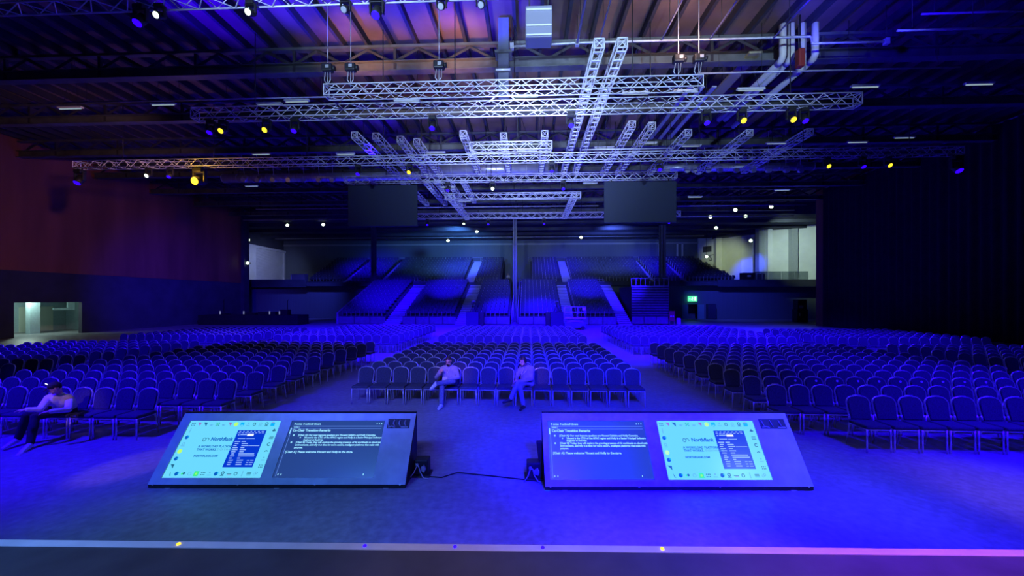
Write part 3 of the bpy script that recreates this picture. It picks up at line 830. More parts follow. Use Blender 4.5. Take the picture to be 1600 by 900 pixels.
# bright work lights at the rear, one standing in for a green exit light
wl = None
WL = ((700, 376, 58), (745, 362, 56), (908, 371, 58), (463, 341, 52), (449, 352, 52), (505, 351, 52), (388, 375, 52), (387, 411, 49.4), (1119, 356, 52), (1149, 328, 46), (1205, 323, 46), (1110, 339, 50), (1165, 338, 50), (1173, 376, 52), (1104, 401, 60))
ws = sorted(WL)
for px, py, Y in WL:
    p = at(px, py, Y)
    if wl is None:
        wl = bpy.data.objects.new('work_light', None); COL.objects.link(wl)
        MB().rbox(0, .12, 0, .5, .22, .3, .03).build('housing', M_black, wl)
        MB().ball((0, 0, 0), (.24, .06, .2), 12, 8).build('lens', E_white, wl)
        o = wl
    else: o = dup(wl, (0, 0, 0)); [bpy.data.objects.remove(x_) for x_ in list(o.children) if x_.name.startswith('hanger')]
    o.location = p
    MB().tube([(0, .12, .1), (0 if Y > 50 else jx(p.x) - p.x, .12, (ZC2 - .01 if Y > 50 else ZH) - p.z)], .02, 5).build('hanger', M_black, o)
    tag(o, 'small bright white lamp at the hall rear, %s from the left' % ORD[ws.index((px, py, Y))], 'work light', 'rear work lights')
# chain hoists by the first truss
ch = None
for k, (px, lab) in enumerate(((512, 'black chain hoist above the left end of the short first truss'), (548, 'black chain hoist with cable loops left of the short first truss'), (686, 'black chain hoist left of the hanging post'), (1060, 'black chain hoist with cable loops near the right end of the short first truss'), (1092, 'black chain hoist at the right end of the short first truss'))):
    Y = 15.0; p = Vector((xat(px, Y), Y, 12.1))
    if ch is None:
        ch = bpy.data.objects.new('chain_hoist', None); COL.objects.link(ch)
        q = MB(); q.rbox(0, 0, 0, .42, .28, .3, .05); q.tube([(.2, 0, 0), (.3, 0, 0)], .1, 10); q.build('motor', M_black, ch)
        q = MB(); q.tube([(0, 0, .1), (0, 0, ZH - 12.1)], .02, 5); q.tube([(0.0, 0, -.1), (0, 0, -.76)], .018, 5); q.build('chain', M_pipe, ch)
        q = MB(); q.tube([(-.1, 0, -.15), (-.16, .05, -.45), (-.05, .08, -.6), (.08, .05, -.45), (.1, 0, -.15)], .02, 6); q.rbox(.05, -.16, 0, .14, .02, .12, .005); q.build('chain_bag', M_pipe, ch)
        o = ch
    else: o = dup(ch, (0, 0, 0))
    o.location = p; tag(o, lab, 'hoist', 'chain hoists')
# boxed unit at the top of the photo
p = at(842, 40, 12.2)
t = thing('hanging_projector', 'boxy pale unit with bright edges hanging at the top centre', 'projector', p)
MB().rbox(0, 0.3, .15, .85, .6, 1.0, .04).build('body', mat('projector_grey', (0.25, 0.26, 0.32), 0.5), t)
for z_ in (0, -.3, .5): MB().rbox(0, -.02, z_, .8, .05, .05, .01).build('front_trim', M_batten, t)
for sx in (-.3, .3): MB().tube([(sx, .3, .6), (sx, .3, ZH - p.z)], .025, 6).build('hanger', M_black, t)
# ------------------------------------------------------------------ audience chairs
def arch(wb, wt, z0, z1, rc, n=6):
    """outline of a chair back: straight sides, rounded top corners, slightly domed top (x, z)"""
    pts = [(wb / 2, z0)]
    for i in range(n + 1):
        a = PI / 2 * i / n
        pts.append((wt / 2 - rc + rc * math.cos(a), z1 - rc + rc * math.sin(a)))
    pts.append((0, z1 + 0.012))
    return pts + [(-x, z) for x, z in reversed(pts[:-1])]
TILT = math.radians(11)
def lean(x, y, z):      # tip the chair back about its lower rear edge
    dz = z - 0.46
    return Vector((x, 0.19 + y * math.cos(TILT) + dz * math.sin(TILT), 0.46 + dz * math.cos(TILT) - y * math.sin(TILT)))
def chair_parts():
    P = {}
    m = MB(); m.rbox(0, 0.0, 0.465, 0.455, 0.44, 0.07, 0.028, 3); P['seat'] = m.mesh('seat', M_fabric)
    bm = bmesh.new()
    out = arch(0.375, 0.415, 0.50, 0.93, 0.12)
    v0 = [bm.verts.new(lean(x, -0.025, z)) for x, z in out]
    f = bm.faces.new(v0)
    r = bmesh.ops.extrude_face_region(bm, geom=[f])
    d = lean(0, 0.03, 0.6) - lean(0, -0.025, 0.6)
    bmesh.ops.translate(bm, vec=d, verts=[g for g in r['geom'] if isinstance(g, bmesh.types.BMVert)])
    bmesh.ops.bevel(bm, geom=[e for e in bm.edges if len(e.link_faces) == 2 and e.calc_face_angle() > 1.0], offset=0.014, segments=2, affect='EDGES')
    P['backrest'] = MB().bm(bm).mesh('backrest', M_fabric)
    m = MB()
    path = [Vector((0.215, 0.17, 0.40))] + [lean(x, 0.0, z) for x, z in arch(0.41, 0.447, 0.47, 0.947, 0.135)] + [Vector((-0.215, 0.17, 0.40))]
    m.tube(path, 0.0135, 8)
    for s in (-1, 1): m.tube([lean(s * .208, -0.004, .50), lean(s * .212, -0.004, .60)], [0.022, 0.015], 8)
    m.tube([lean(-.07, 0, .962), lean(0.07, 0, .962)], 0.017, 8)
    P['back_frame'] = m.mesh('back_frame', M_steel)
    m = MB(); m.tube([(-.215, -.205, .42), (.215, -.205, .42), (.215, .19, .42), (-.215, .19, .42)], 0.014, 8, closed=True)
    P['seat_frame'] = m.mesh('seat_frame', M_steel)
    L = []
    for s in (-1, 1):
        L.append(MB().tube([(s * .215, -.205, .43), (s * .22, -.215, 0.0)], 0.0145, 8).mesh('leg', M_steel))
        L.append(MB().tube([(s * .215, .18, .43), (s * .222, .255, 0.0)], 0.0135, 8).mesh('leg', M_steel))
    return P, L
CP, CL = chair_parts()
sticker = MB().tube([lean(0.05, -0.027, .86), lean(0.05, -0.031, .86)], 0.028, 10).mesh('sticker', emit('sticker_white', (0.5, 0.5, 0.9), 0.0) if False else mat('sticker_paper', (0.85, 0.85, 0.85), 0.5))
def chair(x, y, label, group, stick=False, rz=0.0):
    t = thing('banquet_chair', label, 'chair', (x, y, 0), rz, group)
    for k, me in CP.items():
        o = bpy.data.objects.new(k, me); COL.objects.link(o); o.parent = t
    for me in CL:
        o = bpy.data.objects.new('leg', me); COL.objects.link(o); o.parent = t
    if stick:
        o = bpy.data.objects.new('sticker', sticker); COL.objects.link(o); o.parent = t; o['label'] = 'round white sticker'
    return t
YA = 7.75
def row_y(k): return YA + 0.95 * k if k < 3 else 10.6 + 0.92 * (k - 3)
ROWS1 = 11
Y2 = 20.3
chairs = []      # x, y, block, row, place, start of counting
def block(name, xs, k0, rows2, counted):
    for k in range(k0, ROWS1):
        for i, x in enumerate(xs(k)): chairs.append((x, row_y(k), name, k - k0, i, counted))
    for k in range(rows2):
        for i, x in enumerate(xs(99)): chairs.append((x, Y2 + .92 * k, name, 20 + k, i, counted))
PITCH = 0.503
XC0 = -4.66
block('middle', lambda k: [XC0 + PITCH * i for i in range(16)], 3, 9, 'left')
block('left', lambda k: [-7.25 - PITCH * i for i in range(2 if k == 0 else 0, 14)], 0, 10, 'aisle')
block('right', lambda k: [5.6 + PITCH * i for i in range(2 if k == 0 else 0, 17)], 0, 10, 'aisle')
block('far left', lambda k: [-15.6 - PITCH * i for i in range(15)], 0, 7, 'aisle')
block('far right', lambda k: [15.7 + PITCH * i for i in range(16)], 0, 7, 'aisle')
def px_of(x, y, z):
    f = -x * math.sin(YAW) + y * math.cos(YAW); r = x * math.cos(YAW) + y * math.sin(YAW)
    return 800 + 600 * r / f, 467 - 600 * (z - EYE) / f
vis = []
rest = []
for c in chairs:
    p = px_of(c[0], c[1] + .2, .8)
    (vis if -14 < p[0] < 1614 and c[3] < 20 else rest).append(c)
vis.sort(key=lambda c: c[1] + 0.02 * abs(c[0]))
rest += vis[300:]
vis = vis[:300]
low = {}
for c in vis: low[(c[2], c[3])] = min(low.get((c[2], c[3]), 99), c[4])
occupied = {}
for x, y, blk, r, i, cnt in vis:
    j = i - low[(blk, r)]
    front = 'front' if r == 0 else ORD[r]
    first = ORD[j] if j < 20 else 'last'
    blkn = {'middle': 'middle block', 'left': 'left block', 'right': 'right block', 'far left': 'far left block', 'far right': 'far right block'}[blk]
    stick = blk == 'right' and r == 2 and 2 <= i <= 11
    if stick: lab = 'padded chair with white sticker, %s from the aisle in %s row of the right block' % (first, front)
    elif cnt == 'left': lab = 'padded steel-framed chair, %s from the left in the %s row of the middle block' % (first, front)
    else: lab = 'padded steel-framed chair, %s from the aisle in the %s row of the %s' % (first, front, blkn)
    chair(x, y, lab, 'chairs of the ' + blkn, stick)
# the other rows, further off, as one mass
def low_chair():
    m = MB(); m.cur = 0
    m.box(0, 0, .465, .45, .44, .07)
    out = arch(0.375, 0.415, 0.50, 0.93, 0.12, 2)
    m.prism([lean(x, -.025, z) for x, z in out], lean(0, .03, .6) - lean(0, -.025, .6))
    m.cur = 1
    m.tube([Vector((0.215, 0.17, 0.40))] + [lean(x, 0.0, z) for x, z in arch(0.41, 0.447, 0.47, 0.947, 0.135, 2)] + [Vector((-0.215, 0.17, 0.40))], 0.014, 4, smooth=False)
    m.box(0, -.205, .42, .44, .03, .03)
    for s in (-1, 1):
        m.box(s * .217, -.21, .21, .028, .028, .42); m.box(s * .217, .2, .21, .028, .05, .42)
    return m
lc = low_chair()
big = MB()
for x, y, *_ in rest:
    o = len(big.v)
    big.v.extend([(a + x, b + y, c) for a, b, c in lc.v])
    big.f.extend([tuple(i + o for i in f) for f in lc.f]); big.m.extend(lc.m); big.s.extend(lc.s)
o = big.build('banquet_chair', [M_fabric, M_steel])
tag(o, 'mass of further chair rows stretching back across the hall floor', 'chair', 'further chair rows', 'stuff')

# ------------------------------------------------------------------ stage-foot prompters
INK = {'teal': emit('ink_teal', (0.015, 0.13, 0.22), 1), 'navy': emit('ink_navy', (0.0, 0.10, 0.50), 1), 'lime': emit('ink_lime', (0.50, 1.0, 0.10), 1),
       'green': emit('ink_green', (0.05, 0.85, 0.22), 1), 'cyan': emit('ink_cyan', (0.0, 0.45, 0.95), 1), 'plum': emit('ink_plum', (0.28, 0.16, 0.45), 1), 'pale': emit('ink_pale', (0.10, 0.42, 0.70), 1)}
E_lit = emit('screen_lit', (0.15, 0.70, 0.98), 1.0)
E_panel = emit('screen_blue_panel', (0.0, 0.035, 0.62), 1.0)
E_ptxt = emit('panel_text', (0.30, 0.50, 1.0), 1.0)
E_pbar = emit('panel_bar', (0.95, 1.0, 1.0), 1.0)
E_dim = emit('screen_dim', (0.018, 0.055, 0.24), 1.0)
E_dimtxt = emit('dim_text', (0.30, 0.72, 1.0), 1.0)
E_dimline = emit('dim_line', (0.10, 0.22, 0.70), 1.0)
for mm in (E_lit, E_dim, E_panel): mm.node_tree.nodes['Principled BSDF'].inputs['Roughness'].default_value = 0.22
def prompter(pos, W, Lp, ang, lab, A, B, conn, slots):
    """wedge cabinet; A is the lit screen's (u0, u1), B the dim one's, both on the sloping face"""
    t = thing('stage_prompter', lab, 'monitor', pos, YAW)
    ct, st = math.cos(ang), math.sin(ang)
    Z0 = 0.06
    def S(u, v, n=0.0): return Vector((u, v * ct - n * st, Z0 + v * st + n * ct))
    q = MB()
    def P2(v, n): return (v * ct - n * st, Z0 + v * st + n * ct)
    prof = [(0.0, 0.012), P2(0, .004), P2(.03, .0005), P2(.03, -.05), P2(Lp - .03, -.05), P2(Lp - .03, .0005), P2(Lp + .006, .004), (Lp * ct, Z0 + Lp * st + .024), (Lp * ct + .05, Z0 + Lp * st + .024), (Lp * ct + .05, 0.012)]
    q.prism([(0, y, z) for y, z in prof], (W, 0, 0)); q.build('cabinet', M_black, t)
    # face panel with cut-outs for both screens: strips round the openings
    q = MB()
    ops = sorted([A, B])
    v0, v1 = 0.085 * Lp, 0.888 * Lp
    def strip(u0, u1, a, b):
        q.prism([S(u0, a, .001), S(u1, a, .001), S(u1, b, .001), S(u0, b, .001)], S(0, 0, .012) - S(0, 0, 0))
    strip(0, W, 0, v0); strip(0, W, v1, Lp)
    us = [0] + [x for o_ in ops for x in o_] + [W]
    for i in range(0, len(us), 2): strip(us[i], us[i + 1], v0, v1)
    q.build('face_panel', M_case, t)
    q = MB()
    for u in (0.08, W * .35, W * .65, W - .08): q.tube([S(u, -0.0, 0.004), S(u, 0.0, 0.02)], 0.012, 8)
    for u in (0.3, W * .5, W - .3): q.box(u, 0.02, .006, .08, .05, .012)
    q.build('feet', M_pipe, t)
    # connector plate
    u0, u1, a, b = conn
    q = MB(); q.prism([S(u0, a, .0125), S(u1, a, .0125), S(u1, b, .0125), S(u0, b, .0125)], S(0, 0, .006) - S(0, 0, 0)); cp = q.build('connector_plate', M_black, t)
    q = MB(); n = 4 if slots else 3
    for k in range(n):
        uu = u0 + (u1 - u0) * (k + .5) / n
        q.tube([S(uu - .03, b - .02, .02), S(uu - .035, (a + b) / 2, .045), S(uu - .005, a + .025, .02)], 0.011 if slots else .006, 6)
    q.tube([S(u0 + .02, a + .02, .02), S(u0 + .08, a + .03, .03), S(u0 + .14, a + .015, .02)], .009, 6); q.prism([S(u1 - .14, a + .012, .019), S(u1 - .02, a + .012, .019), S(u1 - .02, a + .028, .019), S(u1 - .14, a + .028, .019)], S(0, 0, .004) - S(0, 0, 0))
    q.build('socket', M_rail, cp)
    vh = v1 - v0
    def place(u0_, sc, lst, n, dx=0, dy=0):
        return [S(u0_ + (v.x * sc + dx), v0 + (v.y * sc + dy), n) for v in lst]
    # --- lit screen
    u0, u1 = A; Ws = u1 - u0
    q = MB(); q.prism([S(u0, v0, -.02), S(u1, v0, -.02), S(u1, v1, -.02), S(u0, v1, -.02)], S(0, 0, .018) - S(0, 0, 0)); sa = q.build('lit_screen', E_lit, t); sa['label'] = 'bright cyan screen showing a sponsor slide'
    inks = {}
    def ink(n):
        if n not in inks: inks[n] = MB()
        return inks[n]
    NN = 0.0005
    def quad(mb, x0, x1, y0, y1, n=NN): mb.add([S(u0 + x0 * Ws, v0 + y0 * vh, n), S(u0 + x1 * Ws, v0 + y0 * vh, n), S(u0 + x1 * Ws, v0 + y1 * vh, n), S(u0 + x0 * Ws, v0 + y1 * vh, n)], [(0, 1, 2, 3)])
    def poly(mb, pts, n=NN): mb.add([S(u0 + x * Ws, v0 + y * vh, n) for x, y in pts], [tuple(range(len(pts)))])
    asp = Ws / vh
    def disc(mb, x, y, r, k=12): poly(mb, [(x + r * math.cos(2 * PI * i / k) / asp, y + r * math.sin(2 * PI * i / k)) for i in range(k)])
    def ring(mb, x, y, r, w=.35, a0=0, a1=2 * PI, k=14):
        for i in range(k):
            p = a0 + (a1 - a0) * i / k; s = a0 + (a1 - a0) * (i + 1) / k
            poly(mb, [(x + r * math.cos(p) / asp, y + r * math.sin(p)), (x + r * math.cos(s) / asp, y + r * math.sin(s)), (x + r * (1 - w) * math.cos(s) / asp, y + r * (1 - w) * math.sin(s)), (x + r * (1 - w) * math.cos(p) / asp, y + r * (1 - w) * math.sin(p))])
    def words(mb, body, x, y, size, bold=0.0, n=NN, sp=1.0):
        vv, ff = text_mesh(body, size, bold=bold, spacing=sp)
        mb.add([S(u0 + x * Ws + v.x, v0 + y * vh + v.y, n) for v in vv], ff)
    def icon(kind, x, y, r=.028):
        if kind == 'dots':
            for i in range(3):
                for j in range(2): disc(ink('teal'), x + (i - 1) * .016, y + (j - .5) * .035, .010, 6)
        elif kind == 'grid':
            for i in range(3):
                for j in range(3): quad(ink('green' if (i + j) % 2 else 'teal'), x - .018 + i * .013, x - .008 + i * .013, y - .03 + j * .022, y - .014 + j * .022)
        elif kind == 'tri': poly(ink('plum'), [(x - .022, y + .035), (x + .016, y + .03), (x + .012, y - .035)])
        elif kind == 'tri2': poly(ink('teal'), [(x - .024, y + .035), (x + .016, y + .03), (x + .014, y - .04)])
        elif kind == 'lime': disc(ink('lime'), x, y, .04)
        elif kind == 'ring': ring(ink('teal'), x, y, .030)
        elif kind == 'bell': ring(ink('pale'), x, y, .032, .3, PI, 2 * PI, 8); disc(ink('pale'), x, y - .01, .012, 6)
        elif kind == 'cross': poly(ink('cyan'), [(x - .02, y + .035), (x + .02, y + .035), (x + .022, y - .03), (x, y), (x - .018, y - .03)]); disc(ink('cyan'), x + .004, y - .035, .01, 6)
        elif kind == 'person': disc(ink('pale'), x, y + .02, .014, 8); quad(ink('pale'), x - .02, x + .02, y - .03, y - .018)
        elif kind == 'badge': ring(ink('pale'), x, y + .008, .026); quad(ink('pale'), x - .02, x + .022, y - .036, y - .026)
        elif kind == 'power': ring(ink('teal'), x, y + .01, .03, .45, 0, 2 * PI); quad(ink('teal'), x - .018, x + .018, y - .036, y - .022)
        elif kind == 'box': quad(ink('cyan'), x - .022, x + .022, y - .035, y + .03); quad(ink('plum'), x - .015, x + .012, y + .02, y + .04)
        elif kind == 'blue': disc(ink('navy'), x, y, .034); poly(ink('cyan'), [(x, y), (x + .02, y + .03), (x + .024, y)], NN * 2)
        elif kind == 'pin': poly(ink('teal'), [(x - .004, y + .04), (x + .014, y - .03), (x + .02, y - .042), (x + .004, y - .03)])
        elif kind == 'cloud': disc(ink('green'), x - .01, y, .018, 8); disc(ink('teal'), x + .008, y + .006, .022, 8)
        elif kind == 'drop': ring(ink('pale'), x, y, .03, .25)
        elif kind == 'greenbox': quad(ink('green'), x - .024, x + .024, y - .042, y + .042); disc(ink('lime'), x, y, .02, 8)
        elif kind == 'lines':
            for j in range(3): quad(ink('teal'), x - .022, x + .022, y - .028 + j * .02, y - .018 + j * .02)
        elif kind == 'tags': quad(ink('teal'), x - .024, x + .024, y - .008, y + .002); quad(ink('plum'), x - .014, x + .024, y - .026, y - .016)
        elif kind == 'link': ring(ink('pale'), x - .009, y - .008, .022, .4); ring(ink('pale'), x + .009, y + .012, .022, .4)
        elif kind == 'cee': ring(ink('teal'), x, y, .032, .42, .7, 2 * PI - .7)
        elif kind == 'wave': ring(ink('teal'), x, y - .01, .03, .45, .3, PI - .1, 8)
        elif kind == 'spark': poly(ink('teal'), [(x - .02, y - .008), (x, y + .035), (x + .022, y - .008), (x, y - .02)])
        elif kind == 'leg': quad(ink('pale'), x - .003, x + .004, y - .045, y + .045)
    top = ['dots', 'tri', 'tri2', 'bell', 'grid', 'bell', 'tri', 'lime', 'cross', 'person', 'ring', 'badge', 'power', 'box']
    bot = ['pin', 'blue', 'cloud', 'drop', 'greenbox', 'dots', 'person', 'blue', 'power', 'tags', 'ring', 'leg', 'lines', 'link']
    for i, k in enumerate(top): icon(k, .045 + i * .067, .935)
    for i, k in enumerate(bot): icon(k, .06 + i * .067, .072)
    for i, k in enumerate(('leg', 'blue', 'badge', 'lime', 'blue', 'tri2')): icon(k, .045 + .0 * i, .82 - i * .125)
    for i, k in enumerate(('spark', 'lines', 'cee', 'wave', 'person', 'dots')): icon(k, .955, .82 - i * .125)
    ring(ink('teal'), .245, .655, .034, .3, 0, 2 * PI); ring(ink('teal'), .275, .655, .034, .3, -.6, PI)
    words(ink('navy'), 'Northflank', .315, .632, .083, .0022, sp=.97)
    words(ink('navy'), 'A WORKLOAD PLATFORM', .215, .515, .045, .0016, sp=1.08)
    words(ink('navy'), 'THAT WORKS.', .215, .462, .045, .0016, sp=1.08)
    words(ink('pale'), 'EVERYWHERE', .43, .462, .045, .0006, sp=1.08)
    words(ink('navy'), 'NORTHFLANK.COM', .215, .35, .042, .0016)
    for n, mb in inks.items(): mb.build('slide_print', INK[n], sa)
    pb = MB(); quad(pb, .565, .875, .175, .825); pbo = pb.build('slide_panel', E_panel, sa)
    # dark-blue code window on the slide
    tx = MB(); wb = MB(); R_ = random.Random(4)
    quad(wb, .685, .755, .72, .755, .0015)
    def bar(x0, x1, y, h=.016): quad(tx, x0, x1, y, y + h, .0015)
    for i in range(7): bar(.585 + i * .04, .60 + i * .04 + R_.uniform(0, .015), .795, .012)
    for i in range(8): bar(.58 + i * .036, .605 + i * .036, .77, .010)
    bar(.585, .60, .73); bar(.61, .68, .735); bar(.60, .68, .668, .012); bar(.69, .78, .668, .01)
    for i, (a_, b_) in enumerate(((.58, .64), (.59, .63), (.585, .62), (.585, .64), (.59, .645), (.59, .635), (.6, .63), (.595, .64), (.595, .625), (.6, .645), (.6, .64), (.6, .635))):
        bar(a_, b_, .61 - i * .036)
    for i, (a_, b_) in enumerate(((.655, .70), (.665, .73), (.67, .74), (.67, .71), (.67, .735), (.675, .72), (.675, .84), (.68, .85), (.68, .71), (.685, .75), (.685, .745), (.69, .75))):
        bar(a_, b_, .61 - i * .036)
    bar(.745, .86, .61 - 2 * .036, .010)
    for i in range(3): bar(.79, .815, .61 - (9 + i) * .036, .012); bar(.825, .86, .61 - (9 + i) * .036, .012)
    tx.build('window_text', E_ptxt, sa); wb.build('window_highlight', E_pbar, sa)
    # --- dim screen
    u0, u1 = B; Ws = u1 - u0; asp = Ws / vh
    q = MB(); q.prism([S(u0, v0, -.02), S(u1, v0, -.02), S(u1, v1, -.02), S(u0, v1, -.02)], S(0, 0, .018) - S(0, 0, 0)); sb = q.build('dim_screen', E_dim, t); sb['label'] = 'dim blue screen with white speaker notes'
    tx = MB(); ln = MB()
    b_ = .0019
    for x, s in ((.035, '0 notes'), (.13, '0 actions'), (.225, '0 timers')): words(tx, s, x, .925, .043, b_)
    words(tx, 'notes |', .04, .87, .036, .001)
    for i in range(3): disc(tx, .92 + i * .024, .945, .011, 8)
    quad(ln, .03, .975, .893, .905, .0006); quad(ln, .03, .975, .85, .858, .0006)
    quad(ln, .022, .028, .03, .86, .0006); quad(tx, .012, .022, .76, .87)
    words(tx, 'Co-Chair Transition Remarks', .04, .802, .052, .0026)
    L1 = ['[Chair A]: Our next keynote speakers are Vincent Caldeira and Holly Cummins.', 'Vincent is the CTO of the APAC region and Holly is a Senior Principal Software', 'Engineer at Red Hat.']
    L2 = ['[Chair B]: Today, they will explore the growing presence of AI workloads on cloud native', 'environments, and why it is time for more secure, intelligent platforms that scale with', 'purpose.']
    fs = .0392
    words(tx, L1[0], .115, .722, fs, b_); words(tx, L1[1], .185, .676, fs, b_); words(tx, L1[2], .185, .634, fs, b_)
    words(tx, L2[0], .115, .590, fs, b_); words(tx, L2[1], .115, .545, fs, b_); words(tx, L2[2], .115, .500, fs, b_)
    words(tx, '[Chair A]: Please welcome Vincent and Holly to the stage.', .04, .42, .046, b_)
    for y in (.735, .603): disc(tx, .068, y, .017, 8)
    disc(tx, .145, .69, .013, 8)
    for x in (.04, .07, .885): quad(tx, x, x + .009, .045, .075)
    tx.build('screen_text', E_dimtxt, sb); ln.build('screen_rule', E_dimline, sb)
    return t, S
def cam_place(xc, d, z=0.0):
    return Vector((xc * math.cos(YAW) - d * math.sin(YAW), xc * math.sin(YAW) + d * math.cos(YAW), z))
prompter(cam_place(-5.56, 5.866), 3.93, 1.115, math.radians(52.5), 'left wedge-shaped stage prompter with its bright sponsor screen on the left',
         (0.155, 1.68), (1.86, 3.425), (3.48, 3.85, .77 * 1.115, .91 * 1.115), True)
prompter(cam_place(0.50, 5.80), 4.055, 1.115, math.radians(56.0), 'right wedge-shaped stage prompter with its bright sponsor screen on the right',
         (1.885, 3.475), (0.085, 1.675), (3.57, 3.99, .77 * 1.115, .91 * 1.115), False)
# connector boxes beside the prompters
def cable_box(pos, lab, post):
    t = thing('cable_box', lab, 'cable box', pos, YAW)
    MB().rbox(0, 0, .15, .23, .2, .25, .02).build('body', M_black, t)
    q = MB()
    q.tube([(-.06, -.11, .2), (-.07, -.16, .24), (-.02, -.17, .2), (.0, -.15, .1), (.06, -.18, .0 + .02), (.14, -.2, .015)], .009, 6)
    q.tube([(-.06, -.11, .19), (-.1, -.17, .1), (-.17, -.2, .015)], .009, 6)
    q.tube([(.05, -.11, .2), (.07, -.16, .17), (.06, -.14, .1), (.02, -.11, .1)], .009, 6)
    q.build('cable_loops', M_pipe, t)
    q = MB(); q.tube([(-.06, -.1, .2), (-.06, -.13, .2)], .025, 10); q.tube([(.04, -.1, .14), (.04, -.12, .14)], .045, 12); q.build('socket', M_rail, t)
    q = MB(); q.rbox(0, 0, .015, .3, .26, .03, .01)
    if post: q.rbox(.12, .02, .3, .09, .09, .58, .015, R=Matrix.Rotation(-.12, 3, 'Y'))
    q.build('base' if not post else 'leaning_post', M_black, t)
cable_box(onz(660, 741, 0), 'small black cable box standing right of the left prompter', False)
cable_box(onz(834, 746, 0), 'black cable box with leaning post left of the right prompter', True)
p = onz(855, 765, 0)
o = MB().rbox(0, 0, .012, .07, .03, .022, .006).build('marker_light', emit('cyan_marker', (0.02, 0.85, 0.95), 1.0)); o.location = p
tag(o, 'tiny glowing cyan marker under the right prompter corner', 'marker light')
o = MB().tube([onz(640, 742, .012), onz(690, 746, .012), onz(715, 738, .012), onz(790, 746, .012), onz(845, 752, .012)], .01, 6).build('floor_cable', M_black)
tag(o, 'thin black cable on the floor between the two prompters', 'cable')

# ------------------------------------------------------------------ tiered seating at the rear
def seat_mesh():
    m = MB(); m.cur = 0
    m.rbox(0, .12, .62, .44, .07, .44, .03, 1, Matrix.Rotation(-.14, 3, 'X')); m.rbox(0, -.02, .5, .42, .12, .34, .03, 1)
    m.cur = 1
    m.box(-.245, .05, .3, .03, .22, .6); m.box(-.245, -.02, .63, .045, .26, .04)
    return m.mesh('seat', [M_seatfab, M_seatmet])
SEAT = seat_mesh()
SV = [v.co.copy() for v in SEAT.vertices]; SF = [tuple(p.vertices) for p in SEAT.polygons]; SM = [p.material_index for p in SEAT.polygons]
def tier(label, X0, X1, Y0, rows, z0, rise, base, taper=0.0, fascia=False, pitch=.9):
    t = thing('seating_bank', label, 'seating', (X0, Y0, 0), 0, None)
    W = X1 - X0
    q = MB()
    for k in range(rows): q.bb(0, W - taper * k / (rows - 1), k * pitch, rows * pitch, base if k == 0 else z0 + (k - 1) * rise, z0 + k * rise)
    q.build('platform', M_tier, t)
    n = int((W - .1) / .52); x0 = (W - n * .52) / 2 + .26
    spots = [(x0 + .52 * i, k * pitch + .5, z0 + k * rise) for k in range(rows) for i in range(n) if x0 + .52 * i < W - taper * k / (rows - 1) - .3]
    for p_ in spots[:100]:
        o_ = bpy.data.objects.new('seat', SEAT); COL.objects.link(o_); o_.parent = t; o_.location = p_
    if len(spots) > 100:
        g = MB()
        for p_ in spots[100:]:
            b_ = len(g.v); g.v.extend([tuple(v + Vector(p_)) for v in SV]); g.f.extend([tuple(i + b_ for i in f) for f in SF]); g.m.extend(SM); g.s.extend([False] * len(SF))
        o_ = g.build('seats_behind', [M_seatfab, M_seatmet], t); o_['kind'] = 'stuff'
    if fascia:
        nn = max(1, round(W / 1.7))
        for i in range(nn): MB().rbox(W * (i + .5) / nn, -.04, .45, W / nn - .08, .06, .82, .02).build('fascia_panel', M_fascia, t)
    return t
def rail(name, label, x0, x1, Y, z, h, step=.6, panel=True):
    t = thing(name, label, 'railing', (x0, Y, z))
    L = x1 - x0
    q = MB(); q.tube([(0, 0, h), (L, 0, h)], .035, 6); q.tube([(0, 0, h * .1), (L, 0, h * .1)], .025, 6); q.build('rails', M_rail, t)
    q = MB(); n = max(1, int(L / step))
    for i in range(n + 1): q.tube([(L * i / n, 0, 0), (L * i / n, 0, h)], .022, 5)
    q.build('uprights', M_rail, t)
    return t
def stairs(label, X0, X1, Y0, rows, z0, rise, base, pitch=.9):
    t = thing('stair_flight', label, 'stairs', (X0, Y0, 0))
    q = MB(); W = X1 - X0; n = rows * 2
    e = MB()
    for k in range(n):
        zt = base + (z0 + (rows - 1) * rise - base) * (k + 1) / n
        y0 = -.9 + (rows * pitch + .9) * k / n
        q.bb(0, W, y0, rows * pitch, base if k == 0 else zt - .35, zt)
        e.bb(0.02, W - .02, y0 - .015, y0 + .03, zt - .035, zt + .006)
    q.build('treads', M_stair, t)
    if base == 0: e.build('nosings', M_black, t)
    return t
LY, LR, LZ, LRISE = 43.5, 12, .9, .36
def lx(px): return xat(px, LY)
st1 = (lx(603), lx(629)); st2 = (lx(713), lx(734)); st3 = (lx(880), lx(898)); st4 = (lx(964), lx(985))
tier('lower seating bank at the far left, between the sloping end wall and first stairs', lx(529), st1[0], LY, LR, LZ, LRISE, 0, fascia=True)
tier('second lower seating bank from the left, with a bright blue light patch', st1[1], st2[0], LY, LR, LZ, LRISE, 0, fascia=True)
tier('lower seating bank just left of the middle column', st2[1], lx(797), LY, LR, LZ, LRISE, 0, fascia=True)
tier('lower seating bank just right of the middle column', lx(810), st3[0], LY, LR, LZ, LRISE, 0, fascia=True)
tier('lower seating bank left of the closed slatted stand', st3[1], st4[0], LY, LR, LZ, LRISE, 0, fascia=True)
for s, lab in ((st1, 'leftmost lower stairs, lit blue'), (st2, 'pale lower stairs left of the middle column'), (st3, 'pale lower stairs right of the middle column'), (st4, 'blue lower stairs beside the closed slatted stand')):
    stairs(lab, s[0] + .02, s[1] - .02, LY, LR, LZ, LRISE, 0)
